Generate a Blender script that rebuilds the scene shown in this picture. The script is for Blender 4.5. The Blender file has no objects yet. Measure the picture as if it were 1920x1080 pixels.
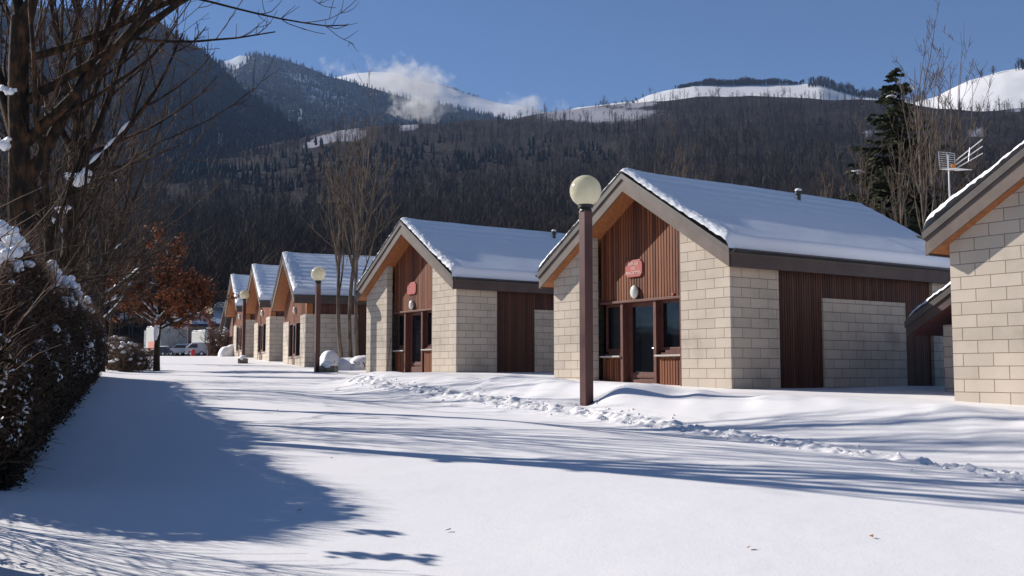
import bpy, math, random
import numpy as np
from mathutils import Vector, Matrix
C = bpy.context.scene
COL = C.collection
R = math.radians
PI = math.pi
# ------------------------------------------------------------------ camera
F = 1950.0; PITCH = math.atan(160/F)
cam_d = bpy.data.cameras.new('camera'); cam = bpy.data.objects.new('camera', cam_d); COL.objects.link(cam)
cam.location = (0, 0, 0); cam.rotation_euler = (PI/2+PITCH, 0, 0)
cam_d.sensor_width = 36; cam_d.lens = F/1920*36; cam_d.clip_end = 20000; cam_d.clip_start = 0.05
C.camera = cam
# ------------------------------------------------------------------ light
SUN_AZ = 60.0; SUN_EL = 28.7        # degrees left of the view, height above the horizon
w = bpy.data.worlds.new('World'); C.world = w; w.use_nodes = True
nt = w.node_tree; bg = nt.nodes['Background']
sky = nt.nodes.new('ShaderNodeTexSky'); sky.sky_type = 'NISHITA'; sky.sun_disc = False
sky.sun_elevation = R(SUN_EL); sky.sun_rotation = R(-SUN_AZ); sky.altitude = 2600
sky.air_density = 1.0; sky.dust_density = 0.05; sky.ozone_density = 6.0
nt.links.new(sky.outputs[0], bg.inputs[0]); bg.inputs[1].default_value = 0.059
sd = bpy.data.lights.new('sun', 'SUN'); sun = bpy.data.objects.new('sun', sd); COL.objects.link(sun)
sd.energy = 5.0; sd.angle = R(0.53); sd.color = (1, 0.935, 0.85)
sdir = Vector((-math.sin(R(SUN_AZ))*math.cos(R(SUN_EL)), math.cos(R(SUN_AZ))*math.cos(R(SUN_EL)), math.sin(R(SUN_EL))))
sun.rotation_euler = sdir.to_track_quat('Z', 'Y').to_euler(); sun.location = (-20, 0, 40)
C.view_settings.view_transform = 'Standard'; C.view_settings.look = 'None'
C.view_settings.exposure = 0.70; C.view_settings.gamma = 1
C.cycles.volume_bounces = 0; C.cycles.transparent_max_bounces = 16; C.cycles.max_bounces = 6
C.cycles.diffuse_bounces = 3; C.cycles.glossy_bounces = 3
HAZE_DENS = 0.00010
# ------------------------------------------------------------------ helpers
def at(px, py, Y):
    x = (px-960)/F; z = (540-py)/F; c, s = math.cos(PITCH), math.sin(PITCH)
    dy = c - z*s; dz = s + z*c; k = Y/dy
    return Vector((x*k, Y, dz*k))
class MB:
    def __init__(s): s.v = []; s.f = []; s.m = []
    def add(s, vs, fs, mi=0):
        b = len(s.v); s.v += [tuple(p) for p in vs]; s.f += [tuple(i+b for i in f) for f in fs]; s.m += [mi]*len(fs); return s
    def box(s, x0, x1, y0, y1, z0, z1, mi=0):
        if x0 > x1: x0, x1 = x1, x0
        v = [(x, y, z) for z in (z0, z1) for y in (y0, y1) for x in (x0, x1)]
        return s.add(v, [(0,2,3,1),(4,5,7,6),(0,1,5,4),(2,6,7,3),(0,4,6,2),(1,3,7,5)], mi)
    def prism(s, poly, y0, y1, mi=0):            # poly of (x, z), counter-clockwise, extruded along y
        n = len(poly); v = [(x, y0, z) for x, z in poly]+[(x, y1, z) for x, z in poly]
        fs = [tuple(range(n)), tuple(reversed(range(n, 2*n)))]
        fs += [(i, i+n, (i+1) % n+n, (i+1) % n) for i in range(n)]
        return s.add(v, fs, mi)
    def cyl(s, a, b, r0, r1=None, n=12, mi=0):
        a = Vector(a); b = Vector(b); r1 = r0 if r1 is None else r1
        d = (b-a).normalized(); u = d.orthogonal().normalized(); w_ = d.cross(u)
        v = []
        for p, r in ((a, r0), (b, r1)):
            v += [p+u*(r*math.cos(2*PI*i/n))+w_*(r*math.sin(2*PI*i/n)) for i in range(n)]
        fs = [(i, (i+1) % n, (i+1) % n+n, i+n) for i in range(n)]+[tuple(reversed(range(n))), tuple(range(n, 2*n))]
        return s.add(v, fs, mi)
    def sphere(s, c, r, nu=16, nv=10, sc=(1,1,1), jit=0, rng=None, mi=0):
        v = []
        for j in range(nv+1):
            t = PI*j/nv
            for i in range(nu):
                k = 1+(rng.uniform(-jit, jit) if rng and 0 < j < nv else 0)
                p = 2*PI*i/nu
                v.append((c[0]+r*k*sc[0]*math.sin(t)*math.cos(p), c[1]+r*k*sc[1]*math.sin(t)*math.sin(p), c[2]+r*k*sc[2]*math.cos(t)))
        fs = [(j*nu+i, (j+1)*nu+i, (j+1)*nu+(i+1) % nu, j*nu+(i+1) % nu) for j in range(nv) for i in range(nu)]
        return s.add(v, fs, mi)
    def build(s, name, mats, parent=None, smooth=False, bevel=0):
        me = bpy.data.meshes.new(name); me.from_pydata(s.v, [], s.f)
        if not isinstance(mats, (list, tuple)): mats = [mats]
        for m in mats: me.materials.append(m)
        if len(mats) > 1: me.polygons.foreach_set('material_index', s.m)
        if smooth: me.polygons.foreach_set('use_smooth', [True]*len(me.polygons))
        me.update()
        o = bpy.data.objects.new(name, me); COL.objects.link(o)
        if parent: o.parent = parent
        if bevel:
            b = o.modifiers.new('bevel', 'BEVEL'); b.width = bevel; b.segments = 2; b.limit_method = 'ANGLE'
        return o
def npmesh(name, V, Fc, mat, parent=None, smooth=False, attrs=None):
    V = np.asarray(V, dtype=np.float32); Fc = np.asarray(Fc, dtype=np.int32); n, k = Fc.shape
    me = bpy.data.meshes.new(name); me.vertices.add(len(V)); me.vertices.foreach_set('co', V.ravel())
    me.loops.add(n*k); me.loops.foreach_set('vertex_index', Fc.ravel())
    me.polygons.add(n); me.polygons.foreach_set('loop_start', np.arange(0, n*k, k, dtype=np.int32))
    me.polygons.foreach_set('loop_total', np.full(n, k, dtype=np.int32))
    if smooth: me.polygons.foreach_set('use_smooth', np.ones(n, dtype=bool))
    if attrs:
        for an, av in attrs.items():
            a = me.attributes.new(an, 'FLOAT', 'POINT'); a.data.foreach_set('value', np.asarray(av, dtype=np.float32).ravel())
    me.update(calc_edges=True); me.validate()
    if mat: me.materials.append(mat)
    o = bpy.data.objects.new(name, me); COL.objects.link(o)
    if parent: o.parent = parent
    return o
def empty(name, loc=(0,0,0), rz=0):
    o = bpy.data.objects.new(name, None); COL.objects.link(o); o.location = loc; o.rotation_euler = (0,0,rz)
    o.empty_display_size = .3; return o
def tag(o, label=None, cat=None, group=None, kind=None):
    if label: o['label'] = label
    if cat: o['category'] = cat
    if group: o['group'] = group
    if kind: o['kind'] = kind
    return o
def copy_tree(o, parent=None):
    c = o.copy(); COL.objects.link(c)
    c.parent = parent
    for ch in list(o.children): copy_tree(ch, c)
    return c
def ss(a, b, x):
    t = np.clip((x-a)/(b-a), 0, 1); return t*t*(3-2*t)
def hash2(ix, iy, seed):
    h = (ix.astype(np.int64)*374761393 + iy.astype(np.int64)*668265263 + seed*974711) & 0x7fffffff
    h = ((h ^ (h >> 13))*1274126177) & 0x7fffffff
    return ((h ^ (h >> 16)) & 0xffff)/65535.0
def vnoise(x, y, seed=0):
    x = np.asarray(x, float); y = np.asarray(y, float)
    ix = np.floor(x).astype(np.int64); iy = np.floor(y).astype(np.int64); fx = x-ix; fy = y-iy
    fx = fx*fx*(3-2*fx); fy = fy*fy*(3-2*fy)
    a = hash2(ix, iy, seed); b = hash2(ix+1, iy, seed); c = hash2(ix, iy+1, seed); d = hash2(ix+1, iy+1, seed)
    return (a*(1-fx)+b*fx)*(1-fy)+(c*(1-fx)+d*fx)*fy*1.0
def fbm(x, y, oct=4, seed=0):
    s = 0; a = .5
    for i in range(oct): s = s+a*(vnoise(x*2**i, y*2**i, seed+i)-.5)*2; a *= .5
    return s
# ------------------------------------------------------------------ materials
def newmat(name, col=(.5,.5,.5), rough=.7, spec=.3, metal=0):
    m = bpy.data.materials.new(name); m.use_nodes = True; b = m.node_tree.nodes['Principled BSDF']
    b.inputs['Base Color'].default_value = (*col, 1); b.inputs['Roughness'].default_value = rough
    b.inputs['Specular IOR Level'].default_value = spec; b.inputs['Metallic'].default_value = metal
    return m, m.node_tree, b
def N(nt_, t, **kw):
    n = nt_.nodes.new(t)
    for k, v in kw.items():
        if k in n.inputs: n.inputs[k].default_value = v
        else: setattr(n, k, v)
    return n
def L(nt_, a, b): nt_.links.new(a, b)
def ramp(nt_, fac, stops):
    r = N(nt_, 'ShaderNodeValToRGB'); e = r.color_ramp.elements
    while len(e) < len(stops): e.new(.5)
    for i, (p, c) in enumerate(stops): e[i].position = p; e[i].color = (*c, 1)
    L(nt_, fac, r.inputs[0]); return r
def noisy(name, c1, c2, scale=5, rough=.8, spec=.2, bump=.3, bdist=.01, detail=6, stretch=(1,1,1), bscale=None, metal=0, lo=.35, hi=.65):
    m, t, b = newmat(name, c1, rough, spec, metal)
    tc = N(t, 'ShaderNodeTexCoord'); mp = N(t, 'ShaderNodeMapping'); mp.inputs['Scale'].default_value = stretch
    L(t, tc.outputs['Object'], mp.inputs[0])
    n = N(t, 'ShaderNodeTexNoise', Scale=scale, Detail=detail); L(t, mp.outputs[0], n.inputs['Vector'])
    r = ramp(t, n.outputs['Fac'], [(lo, c1), (hi, c2)]); L(t, r.outputs[0], b.inputs['Base Color'])
    if bump:
        n2 = N(t, 'ShaderNodeTexNoise', Scale=bscale or scale*4, Detail=5); L(t, mp.outputs[0], n2.inputs['Vector'])
        bp = N(t, 'ShaderNodeBump', Strength=bump, Distance=bdist); L(t, n2.outputs['Fac'], bp.inputs['Height']); L(t, bp.outputs[0], b.inputs['Normal'])
    return m
def snow_mat(name, fine=.004, wave=.02, col=(.83,.815,.825)):
    m, t, b = newmat(name, col, .55, .25)
    tc = N(t, 'ShaderNodeTexCoord')
    n = N(t, 'ShaderNodeTexNoise', Scale=60, Detail=4); L(t, tc.outputs['Object'], n.inputs['Vector'])
    n2 = N(t, 'ShaderNodeTexNoise', Scale=2.2, Detail=6, Roughness=.55); L(t, tc.outputs['Object'], n2.inputs['Vector'])
    b1 = N(t, 'ShaderNodeBump', Strength=.35, Distance=fine); L(t, n.outputs['Fac'], b1.inputs['Height'])
    b2 = N(t, 'ShaderNodeBump', Strength=.5, Distance=wave); L(t, n2.outputs['Fac'], b2.inputs['Height'])
    L(t, b1.outputs[0], b2.inputs['Normal']); L(t, b2.outputs[0], b.inputs['Normal'])
    return m
M = {}
M['snow'] = snow_mat('snow'); M['snow_rough'] = snow_mat('snow_rough', .012, .05)
M['snow_roof'] = snow_mat('snow_roof', .006, .022, (.84,.85,.88))
def block_mat():
    m, t, b = newmat('concrete_block', (.3,.26,.2), .9, .15)
    tc = N(t, 'ShaderNodeTexCoord'); sp = N(t, 'ShaderNodeSeparateXYZ'); L(t, tc.outputs['Object'], sp.inputs[0])
    ad = N(t, 'ShaderNodeMath', operation='ADD'); L(t, sp.outputs[0], ad.inputs[0]); L(t, sp.outputs[1], ad.inputs[1])
    cb = N(t, 'ShaderNodeCombineXYZ'); L(t, ad.outputs[0], cb.inputs[0]); L(t, sp.outputs[2], cb.inputs[1])
    br = N(t, 'ShaderNodeTexBrick'); br.offset = .5
    for k, v in (('Scale', 1.0), ('Mortar Size', .0062), ('Mortar Smooth', .15), ('Brick Width', .5), ('Row Height', .2), ('Bias', -.1)): br.inputs[k].default_value = v
    br.inputs['Color1'].default_value = (.55,.48,.40,1); br.inputs['Color2'].default_value = (.47,.41,.34,1); br.inputs['Mortar'].default_value = (.23,.18,.15,1)
    L(t, cb.outputs[0], br.inputs['Vector'])
    n = N(t, 'ShaderNodeTexNoise', Scale=1.3, Detail=8); L(t, tc.outputs['Object'], n.inputs['Vector'])
    r = ramp(t, n.outputs['Fac'], [(.25, (.70,.69,.68)), (.45, (.95,.95,.95)), (.7, (1.07,1.06,1.05))])
    n4 = N(t, 'ShaderNodeTexNoise', Scale=90, Detail=3); L(t, tc.outputs['Object'], n4.inputs['Vector'])
    r4 = ramp(t, n4.outputs['Fac'], [(.35, (.88,.88,.88)), (.6, (1.04,1.04,1.04))])
    mx = N(t, 'ShaderNodeMix', data_type='RGBA', blend_type='MULTIPLY'); mx.inputs['Factor'].default_value = 1
    L(t, br.outputs['Color'], mx.inputs[6]); L(t, r.outputs[0], mx.inputs[7])
    mx2 = N(t, 'ShaderNodeMix', data_type='RGBA', blend_type='MULTIPLY'); mx2.inputs['Factor'].default_value = 1
    L(t, mx.outputs[2], mx2.inputs[6]); L(t, r4.outputs[0], mx2.inputs[7]); L(t, mx2.outputs[2], b.inputs['Base Color'])
    inv = N(t, 'ShaderNodeMath', operation='MULTIPLY_ADD'); inv.inputs[1].default_value = -1; inv.inputs[2].default_value = 1; L(t, br.outputs['Fac'], inv.inputs[0])
    b1 = N(t, 'ShaderNodeBump', Strength=.8, Distance=.012); L(t, inv.outputs[0], b1.inputs['Height'])
    b2 = N(t, 'ShaderNodeBump', Strength=.35, Distance=.004); L(t, n4.outputs['Fac'], b2.inputs['Height']); L(t, b1.outputs[0], b2.inputs['Normal'])
    L(t, b2.outputs[0], b.inputs['Normal'])
    return m
M['block'] = block_mat()
def wood_mat(name, c1, c2, axis=0, pitch=.075, rough=.6):
    m, t, b = newmat(name, c1, rough, .3)
    tc = N(t, 'ShaderNodeTexCoord'); sp = N(t, 'ShaderNodeSeparateXYZ'); L(t, tc.outputs['Object'], sp.inputs[0])
    dv = N(t, 'ShaderNodeMath', operation='DIVIDE'); dv.inputs[1].default_value = pitch; L(t, sp.outputs[axis], dv.inputs[0])
    fl = N(t, 'ShaderNodeMath', operation='FLOOR'); L(t, dv.outputs[0], fl.inputs[0])
    wn = N(t, 'ShaderNodeTexWhiteNoise', noise_dimensions='1D'); L(t, fl.outputs[0], wn.inputs['W'])
    mp = N(t, 'ShaderNodeMapping'); mp.inputs['Scale'].default_value = (12,12,1.1); L(t, tc.outputs['Object'], mp.inputs[0])
    n = N(t, 'ShaderNodeTexNoise', Scale=2.5, Detail=6); L(t, mp.outputs[0], n.inputs['Vector'])
    ad = N(t, 'ShaderNodeMath', operation='MULTIPLY_ADD'); ad.inputs[1].default_value = .55; L(t, wn.outputs[0], ad.inputs[0])
    m2 = N(t, 'ShaderNodeMath', operation='MULTIPLY'); m2.inputs[1].default_value = .5; L(t, n.outputs['Fac'], m2.inputs[0]); L(t, m2.outputs[0], ad.inputs[2])
    r = ramp(t, ad.outputs[0], [(.15, c1), (.85, c2)]); L(t, r.outputs[0], b.inputs['Base Color'])
    bp = N(t, 'ShaderNodeBump', Strength=.3, Distance=.003); L(t, n.outputs['Fac'], bp.inputs['Height']); L(t, bp.outputs[0], b.inputs['Normal'])
    return m
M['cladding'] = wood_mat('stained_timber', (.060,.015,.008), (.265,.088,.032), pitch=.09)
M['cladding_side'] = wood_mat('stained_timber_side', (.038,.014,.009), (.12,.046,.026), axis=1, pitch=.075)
M['timber'] = noisy('timber_frame', (.09,.032,.022), (.15,.055,.04), 6, .55, .35, .2, .002, stretch=(6,6,1))
M['soffit'] = noisy('soffit_board', (.24,.085,.030), (.38,.15,.055), 4, .6, .3, .2, .003, stretch=(1,6,6))
M['fascia'] = noisy('fascia_board', (.105,.078,.066), (.145,.112,.096), 3, .6, .3, .15, .002)
M['verge'] = noisy('verge_metal', (.065,.055,.05), (.09,.078,.07), 3, .5, .4, .1, .002)
M['gutter'] = noisy('gutter_paint', (.022,.022,.028), (.035,.035,.04), 5, .45, .5, 0)
M['eavefascia'] = noisy('eave_board', (.065,.045,.04), (.09,.062,.055), 3, .6, .3, .1, .002)
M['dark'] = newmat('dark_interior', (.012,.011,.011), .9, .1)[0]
M['sill'] = noisy('concrete_sill', (.42,.38,.35), (.52,.48,.45), 12, .8, .2, .2, .002)
M['curtain'] = noisy('curtain_cloth', (.70,.74,.80), (.82,.85,.88), 8, .9, .1, .3, .02, stretch=(8,8,.3))
M['sign'] = noisy('sign_paint', (.36,.075,.065), (.42,.10,.085), 10, .5, .4, .1, .001)
M['letter'] = newmat('letter_paint', (.80,.60,.52), .6, .2)[0]
M['bulkhead'] = newmat('opal_glass', (.66,.66,.6), .15, .6)[0]
M['metal'] = newmat('galvanised_metal', (.55,.55,.56), .35, .5, .8)[0]
M['pipe'] = newmat('vent_pipe', (.03,.03,.035), .5, .4)[0]
def glass_mat():
    m, t, b = newmat('window_glass', (.012,.014,.018), .04, .8)
    b.inputs['IOR'].default_value = 1.6
    mix = N(t, 'ShaderNodeMixShader'); tr = N(t, 'ShaderNodeBsdfTransparent'); tr.inputs[0].default_value = (.55,.6,.62,1)
    mix.inputs[0].default_value = .5; L(t, tr.outputs[0], mix.inputs[1]); L(t, b.outputs[0], mix.inputs[2])
    L(t, mix.outputs[0], t.nodes['Material Output'].inputs['Surface']); return m
M['glass'] = glass_mat()
def globe_mat():
    m, t, b = newmat('lamp_globe_glass', (.80,.72,.45), .10, .6)
    tc = N(t, 'ShaderNodeTexCoord'); n = N(t, 'ShaderNodeTexNoise', Scale=4, Detail=3); L(t, tc.outputs['Object'], n.inputs['Vector'])
    r = ramp(t, n.outputs['Fac'], [(.35, (.74,.70,.53)), (.7, (.86,.83,.68))]); L(t, r.outputs[0], b.inputs['Base Color'])
    tr = N(t, 'ShaderNodeBsdfTranslucent'); L(t, r.outputs[0], tr.inputs[0]); mix = N(t, 'ShaderNodeMixShader'); mix.inputs[0].default_value = .45
    L(t, b.outputs[0], mix.inputs[1]); L(t, tr.outputs[0], mix.inputs[2]); L(t, mix.outputs[0], t.nodes['Material Output'].inputs['Surface'])
    return m
M['globe'] = globe_mat()
M['pole'] = noisy('pole_paint', (.075,.027,.023), (.11,.042,.035), 3, .42, .5, .15, .002)
M['bark'] = noisy('bark', (.022,.016,.012), (.085,.055,.036), 22, .9, .15, .9, .03, stretch=(1.5,1.5,.35), detail=8)
M['bark_lichen'] = noisy('bark_with_lichen', (.018,.014,.011), (.105,.052,.025), 9, .9, .15, .9, .03, lo=.45, hi=.72, detail=10, stretch=(1.4,1.4,.5))
M['bark_pale'] = noisy('pale_bark', (.06,.045,.035), (.20,.155,.12), 3, .85, .2, .5, .02, stretch=(2,2,.6))
M['twig'] = noisy('twig_bark', (.035,.022,.016), (.10,.06,.04), 3, .85, .2, 0)
M['twig_pale'] = noisy('pale_twig', (.06,.042,.03), (.16,.115,.08), 3, .8, .2, 0)
# ------------------------------------------------------------------ ground height
TH1 = R(34); U1 = np.array([-math.sin(TH1), math.cos(TH1)]); V1 = np.array([math.cos(TH1), math.sin(TH1)])
C1 = np.array([4.29, 20.4])
def g_road(Y): return np.interp(Y, [-3000, 30, 40, 60, 66, 4000], [-1.0-87, -.13, .19, .94, 1.09, 1.09+3934*.0163])
def ground(X, Y):
    X = np.asarray(X, float); Y = np.asarray(Y, float)
    z = g_road(Y)
    dx, dy = X-C1[0], Y-C1[1]
    d = dx*(-V1[0])+dy*(-V1[1]); s = dx*U1[0]+dy*U1[1]
    base = -.30+.030*s                       # level of the snow along the near chalets
    wob = .35*fbm(s*.28, d*0+3.3, 3, 5)
    d2 = d+wob
    bank = 1-ss(3.9, 6.0, d2)
    k = 1-ss(10.2, 14.0, s+1.35*np.maximum(d-1.3, 0)+.5*fbm(s*.4, d*.4, 2, 9))
    crest = .13*np.exp(-((d2-3.7)/.85)**2)*(1+1.1*fbm(s*.55, d*.15+1, 3, 12)) + .10*fbm(s*1.0+.8*d, d*.30, 3, 31)*np.exp(-((d2-4.2)/1.5)**2)
    zb = base+crest
    z = z*(1-bank*k)+zb*bank*k-.10*k*np.exp(-((d2-6.4)/.9)**2)
    # hollow round the near lamp post, drift piled against it
    hx, hy = X-1.16, Y-16.15
    z = z-.07*np.exp(-(hx*hx+hy*hy)/.08)+.15*np.exp(-((hx-.60)**2/.16+(hy+.05)**2/.22))
    z = z+.035*fbm(X*.22, Y*.22, 3, 2)+.010*fbm(X*.9+Y*.3, Y*.9, 3, 7)
    # low swell beside the hedge end and along the hedge
    hd = (X+1.12+.37*Y)*.94
    z = z+.08*np.exp(-((hd+.1)/.9)**2)
    return z
def gz(x, y): return float(ground(np.array([x]), np.array([y]))[0])
TR = [(2060,925),(1920,898),(1800,878),(1650,862),(1560,845),(1400,822),(1240,797),(1100,772),(960,757),(850,742),(740,725),(665,712)]
def hit(px, py):
    d = at(px, py, 1.0); lo, hi = 3.0, 90.0
    for k in range(900):
        Y = 3+k*.1
        if d.z*Y <= gz(d.x*Y, Y): break
    lo, hi = Y-.1, Y
    for _ in range(14):
        Y = (lo+hi)/2
        if d.z*Y <= gz(d.x*Y, Y): hi = Y
        else: lo = Y
    return np.array([d.x*hi, hi])
tp = np.array([hit(a, b) for a, b in TR])
seg = np.r_[0, np.cumsum(np.linalg.norm(np.diff(tp, axis=0), axis=1))]
ts = np.arange(0, seg[-1], .028)
def smoothp(col):
    v = np.interp(ts, seg, tp[:, col]); k = np.ones(41)/41
    return np.convolve(np.pad(v, 20, mode='edge'), k, mode='valid')
tx, ty = smoothp(0), smoothp(1)
coarse = np.stack([tx[::12], ty[::12]], 1)
def trail_dist(X, Y):
    sh = X.shape; P = np.stack([X.ravel(), Y.ravel()], 1); out = np.full(len(P), 9.0)
    bx = (P[:, 0] > coarse[:, 0].min()-1) & (P[:, 0] < coarse[:, 0].max()+1) & (P[:, 1] > coarse[:, 1].min()-1) & (P[:, 1] < coarse[:, 1].max()+1)
    idx = np.where(bx)[0]
    for i in range(0, len(idx), 20000):
        q = P[idx[i:i+20000]]; out[idx[i:i+20000]] = np.sqrt(((q[:, None, :]-coarse[None])**2).sum(2).min(1))
    return out.reshape(sh)
def axis(lo, hi, step, far):
    a = list(np.arange(lo, hi, step)); st = step
    b = []; x = a[-1]
    while x < far: st *= 1.17; x += st; b.append(x)
    c = []; st = step; x = a[0]
    while x > -far: st *= 1.17; x -= st; c.append(x)
    return np.array(c[::-1]+a+b)
gx = axis(-15, 15, .085, 2600); gy = axis(4, 40, .085, 3200)
GX, GY = np.meshgrid(gx, gy)
GZ = ground(GX, GY)
td = trail_dist(GX, GY)
GZ = GZ - .07*(1-ss(.22, .42, td))
def grid_faces(nr, nc):
    i = np.arange((nr-1)*(nc-1)); r = i//(nc-1); c = i % (nc-1); a = r*nc+c
    return np.stack([a, a+1, a+nc+1, a+nc], 1)
go = npmesh('snow_ground', np.stack([GX, GY, GZ], 2).reshape(-1, 3), grid_faces(*GX.shape), M['snow'], smooth=True)
tag(go, kind='structure')
# the trodden trail
nw = 34; off = np.linspace(-.48, .48, nw)
tdx = np.gradient(tx); tdy = np.gradient(ty); ln = np.hypot(tdx, tdy); nx_, ny_ = -tdy/ln, tdx/ln
TX = tx[:, None]+nx_[:, None]*off[None]; TY = ty[:, None]+ny_[:, None]*off[None]
S_ = np.repeat((np.arange(len(ts))*.028)[:, None], nw, 1); O_ = np.repeat(off[None], len(ts), 0)
prof = 1-ss(.08, .32, np.abs(O_+.07*fbm(S_*.5, O_*0, 2, 3))+.12*fbm(S_*1.3, O_*2, 2, 77))
foot = .5+.5*np.sin(S_*2*PI/.62+1.6*np.sign(O_))
lump = np.maximum(0, vnoise(S_*13, O_*13, 40)-.42)*.075+np.maximum(0, vnoise(S_*28, O_*28, 41)-.45)*.06
pit = -.065*foot*np.exp(-((np.abs(O_)-.13)/.09)**2)
TZ = ground(TX, TY)+.004+prof*(.012+lump+pit)-.004*(np.abs(O_) > .47)
tr = npmesh('snow_trail', np.stack([TX, TY, TZ], 2).reshape(-1, 3), grid_faces(len(ts), nw), M['snow_rough'], smooth=True)
tag(tr, kind='structure')
# clods kicked out beside the trail
rng = random.Random(4); mb = MB()
for i in range(420):
    k = rng.randrange(len(tx)); o = rng.gauss(0, .19); x, y = tx[k]+nx_[k]*o, ty[k]+ny_[k]*o
    mb.sphere((x, y, gz(x, y)+.012), rng.uniform(.008, .024), 6, 4, (1, 1, .7), .25, rng)
tag(mb.build('snow_clods', M['snow_rough'], smooth=True), 'small loose snow clods scattered along the trodden trail', 'snow', kind='stuff')
# ------------------------------------------------------------------ chalets
W2 = 2.925; TANP = .6125; PK = 4.90; OV = .27
def rz_of(th): return -(PI/2-R(th))
def roofz(x): return PK-TANP*abs(x)
def boards(mb, x0, x1, zf0, zf1, y0, y1, pitch=.09, gap=.026):
    n = int(round((x1-x0)/pitch))
    for i in range(n):
        a = math.floor(x0/pitch+.5)*pitch+i*pitch+gap/2; b = a+pitch-gap
        if b > x1: break
        mb.prism([(a, zf0(a)), (b, zf0(b)), (b, zf1(b)), (a, zf1(a))], y0, y1)
def chevron(mb, dt, db, y0, y1, xe=3.2, mi=0, xin=0):
    """band following both slopes between dt and db below the roof plane"""
    e = roofz(xe)
    mb.prism([(-xe, e-db), (0, PK-db), (xe, e-db), (xe, e-dt), (0, PK-dt), (-xe, e-dt)], y0, y1, mi)
def snow_on_roof(name, par, x0, x1, y0, y1, t=.13, seed=0, plane=roofz, ny=150, nx=150, eave_keep=1.0, sag=True, mat=None):
    xs = np.linspace(x0, x1, nx); ys = y0+(y1-y0)*np.linspace(0, 1, ny)
    ys = np.concatenate([np.linspace(y0, y0+.5, ny//3+1)[:-1], np.linspace(y0+.5, y1, ny-ny//3)]) if y1-y0 > 1 else ys
    X, Y = np.meshgrid(xs, ys)
    base = np.vectorize(plane)(X)
    edge_y = np.minimum(Y-y0+.02, y1-Y)+.012*fbm(X*4, Y*0+seed, 4, seed)+.012*fbm(X*20, Y*20, 2, seed+5)
    edge_x = np.minimum(X-x0, x1-X)
    k = np.sqrt(1-(1-np.clip(edge_y/.26, 0, 1))**2)*np.sqrt(np.clip(edge_x/.10, 0, 1))
    h = t*(1+.13*fbm(X*.8, Y*.6, 3, seed+2))
    ax = np.abs(X)
    if sag: h = h+.10*np.clip((ax-2.0)/1.2, 0, 1)**1.0*1.0          # snow that has crept down towards the eave
    h = h+(.018*fbm(X*5, Y*5, 3, seed+3)+.045*fbm(X*30, Y*30, 2, seed+8)+.09)*np.exp(-np.clip(Y-y0, 0, 9)/.36)
    h = h-.035*(np.abs(np.sin(X*2*PI/.66)))*np.exp(-np.clip(ax, 0, 9)/.55)*(1 if sag else 0)
    h = h-.006*np.cos(ax*2*PI/.34)*(seed % 2)                        # rows of tiles read through thin snow
    Z = base+np.maximum(h, .02)*k-.012
    o = npmesh(name, np.stack([X, Y, Z], 2).reshape(-1, 3), grid_faces(*X.shape), mat or M['snow_roof'], par, smooth=True)
    return o
def octo(w, h, c):
    return [(-w+c, -h), (w-c, -h), (w, -h+c), (w, h-c), (w-c, h), (-w+c, h), (-w, h-c), (-w, -h+c)]
def text_obj(body, size, loc, par, mat, name='lettering'):
    cu = bpy.data.curves.new(name, 'FONT'); cu.body = body; cu.size = size; cu.align_x = 'CENTER'; cu.align_y = 'CENTER'
    cu.extrude = .003; cu.space_line = .95
    o = bpy.data.objects.new(name, cu); COL.objects.link(o)
    bpy.context.view_layer.update()
    me = bpy.data.meshes.new_from_object(o.evaluated_get(bpy.context.evaluated_depsgraph_get()))
    bpy.data.objects.remove(o)
    me.materials.clear(); me.materials.append(mat)
    o = bpy.data.objects.new(name, me); COL.objects.link(o); o.parent = par
    o.location = loc; o.rotation_euler = (PI/2, 0, 0); return o
def common_roof(t, Lr0, Lr1, seed, snow_t=.13):
    mb = MB(); chevron(mb, 0, .125, Lr0-.03, Lr1); rf = mb.build('roof', M['verge'], t)
    for ya, yb_ in ((Lr0, Lr0+.035), (Lr1-.045, Lr1-.01)):
        mb = MB(); chevron(mb, .127, .40, ya, yb_, 3.17); mb.build('bargeboard', M['fascia'], t)
    mb = MB(); chevron(mb, .127, .375, Lr0+.037, Lr1-.05, 3.14); mb.build('soffit', M['soffit'], t)
    for s in (-1, 1):
        z1 = roofz(3.2)-.127; mb = MB(); mb.box(s*3.142, s*3.198, Lr0+.036, Lr1-.05, roofz(3.2)-.37, z1); mb.build('eave_board', M['eavefascia'], t)
        mb = MB(); n = 9; r = .065; cx = s*(3.2+.07); cz = roofz(3.2)-.03
        pts = [(cx+r*math.cos(a), cz-r*math.sin(a)) for a in [PI*i/(n-1) for i in range(n)]]
        pin = [(cx+(r-.012)*math.cos(a), cz-(r-.012)*math.sin(a)) for a in [PI*i/(n-1) for i in range(n)]][::-1]
        mb.prism((pts+pin), Lr0+.0, Lr1-.02); mb.build('gutter', M['gutter'], t)
    sn = snow_on_roof('roof_snow', t, -3.21, 3.21, Lr0-.035, Lr1-.03, snow_t, seed)
    return rf
def vent(t, x, y, h=.30):
    z = roofz(x); mb = MB(); mb.cyl((x, y, z-.05), (x, y, z+h), .055, .055, 14); mb.cyl((x, y, z+h-.06), (x, y, z+h+.02), .085, .085, 14)
    v = mb.build('vent_pipe', M['pipe'], t, smooth=False)
    mb = MB(); mb.sphere((x, y, z+h+.04), .085, 10, 6, (1, 1, .6)); mb.build('snow_cap', M['snow'], v, smooth=True)
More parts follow.
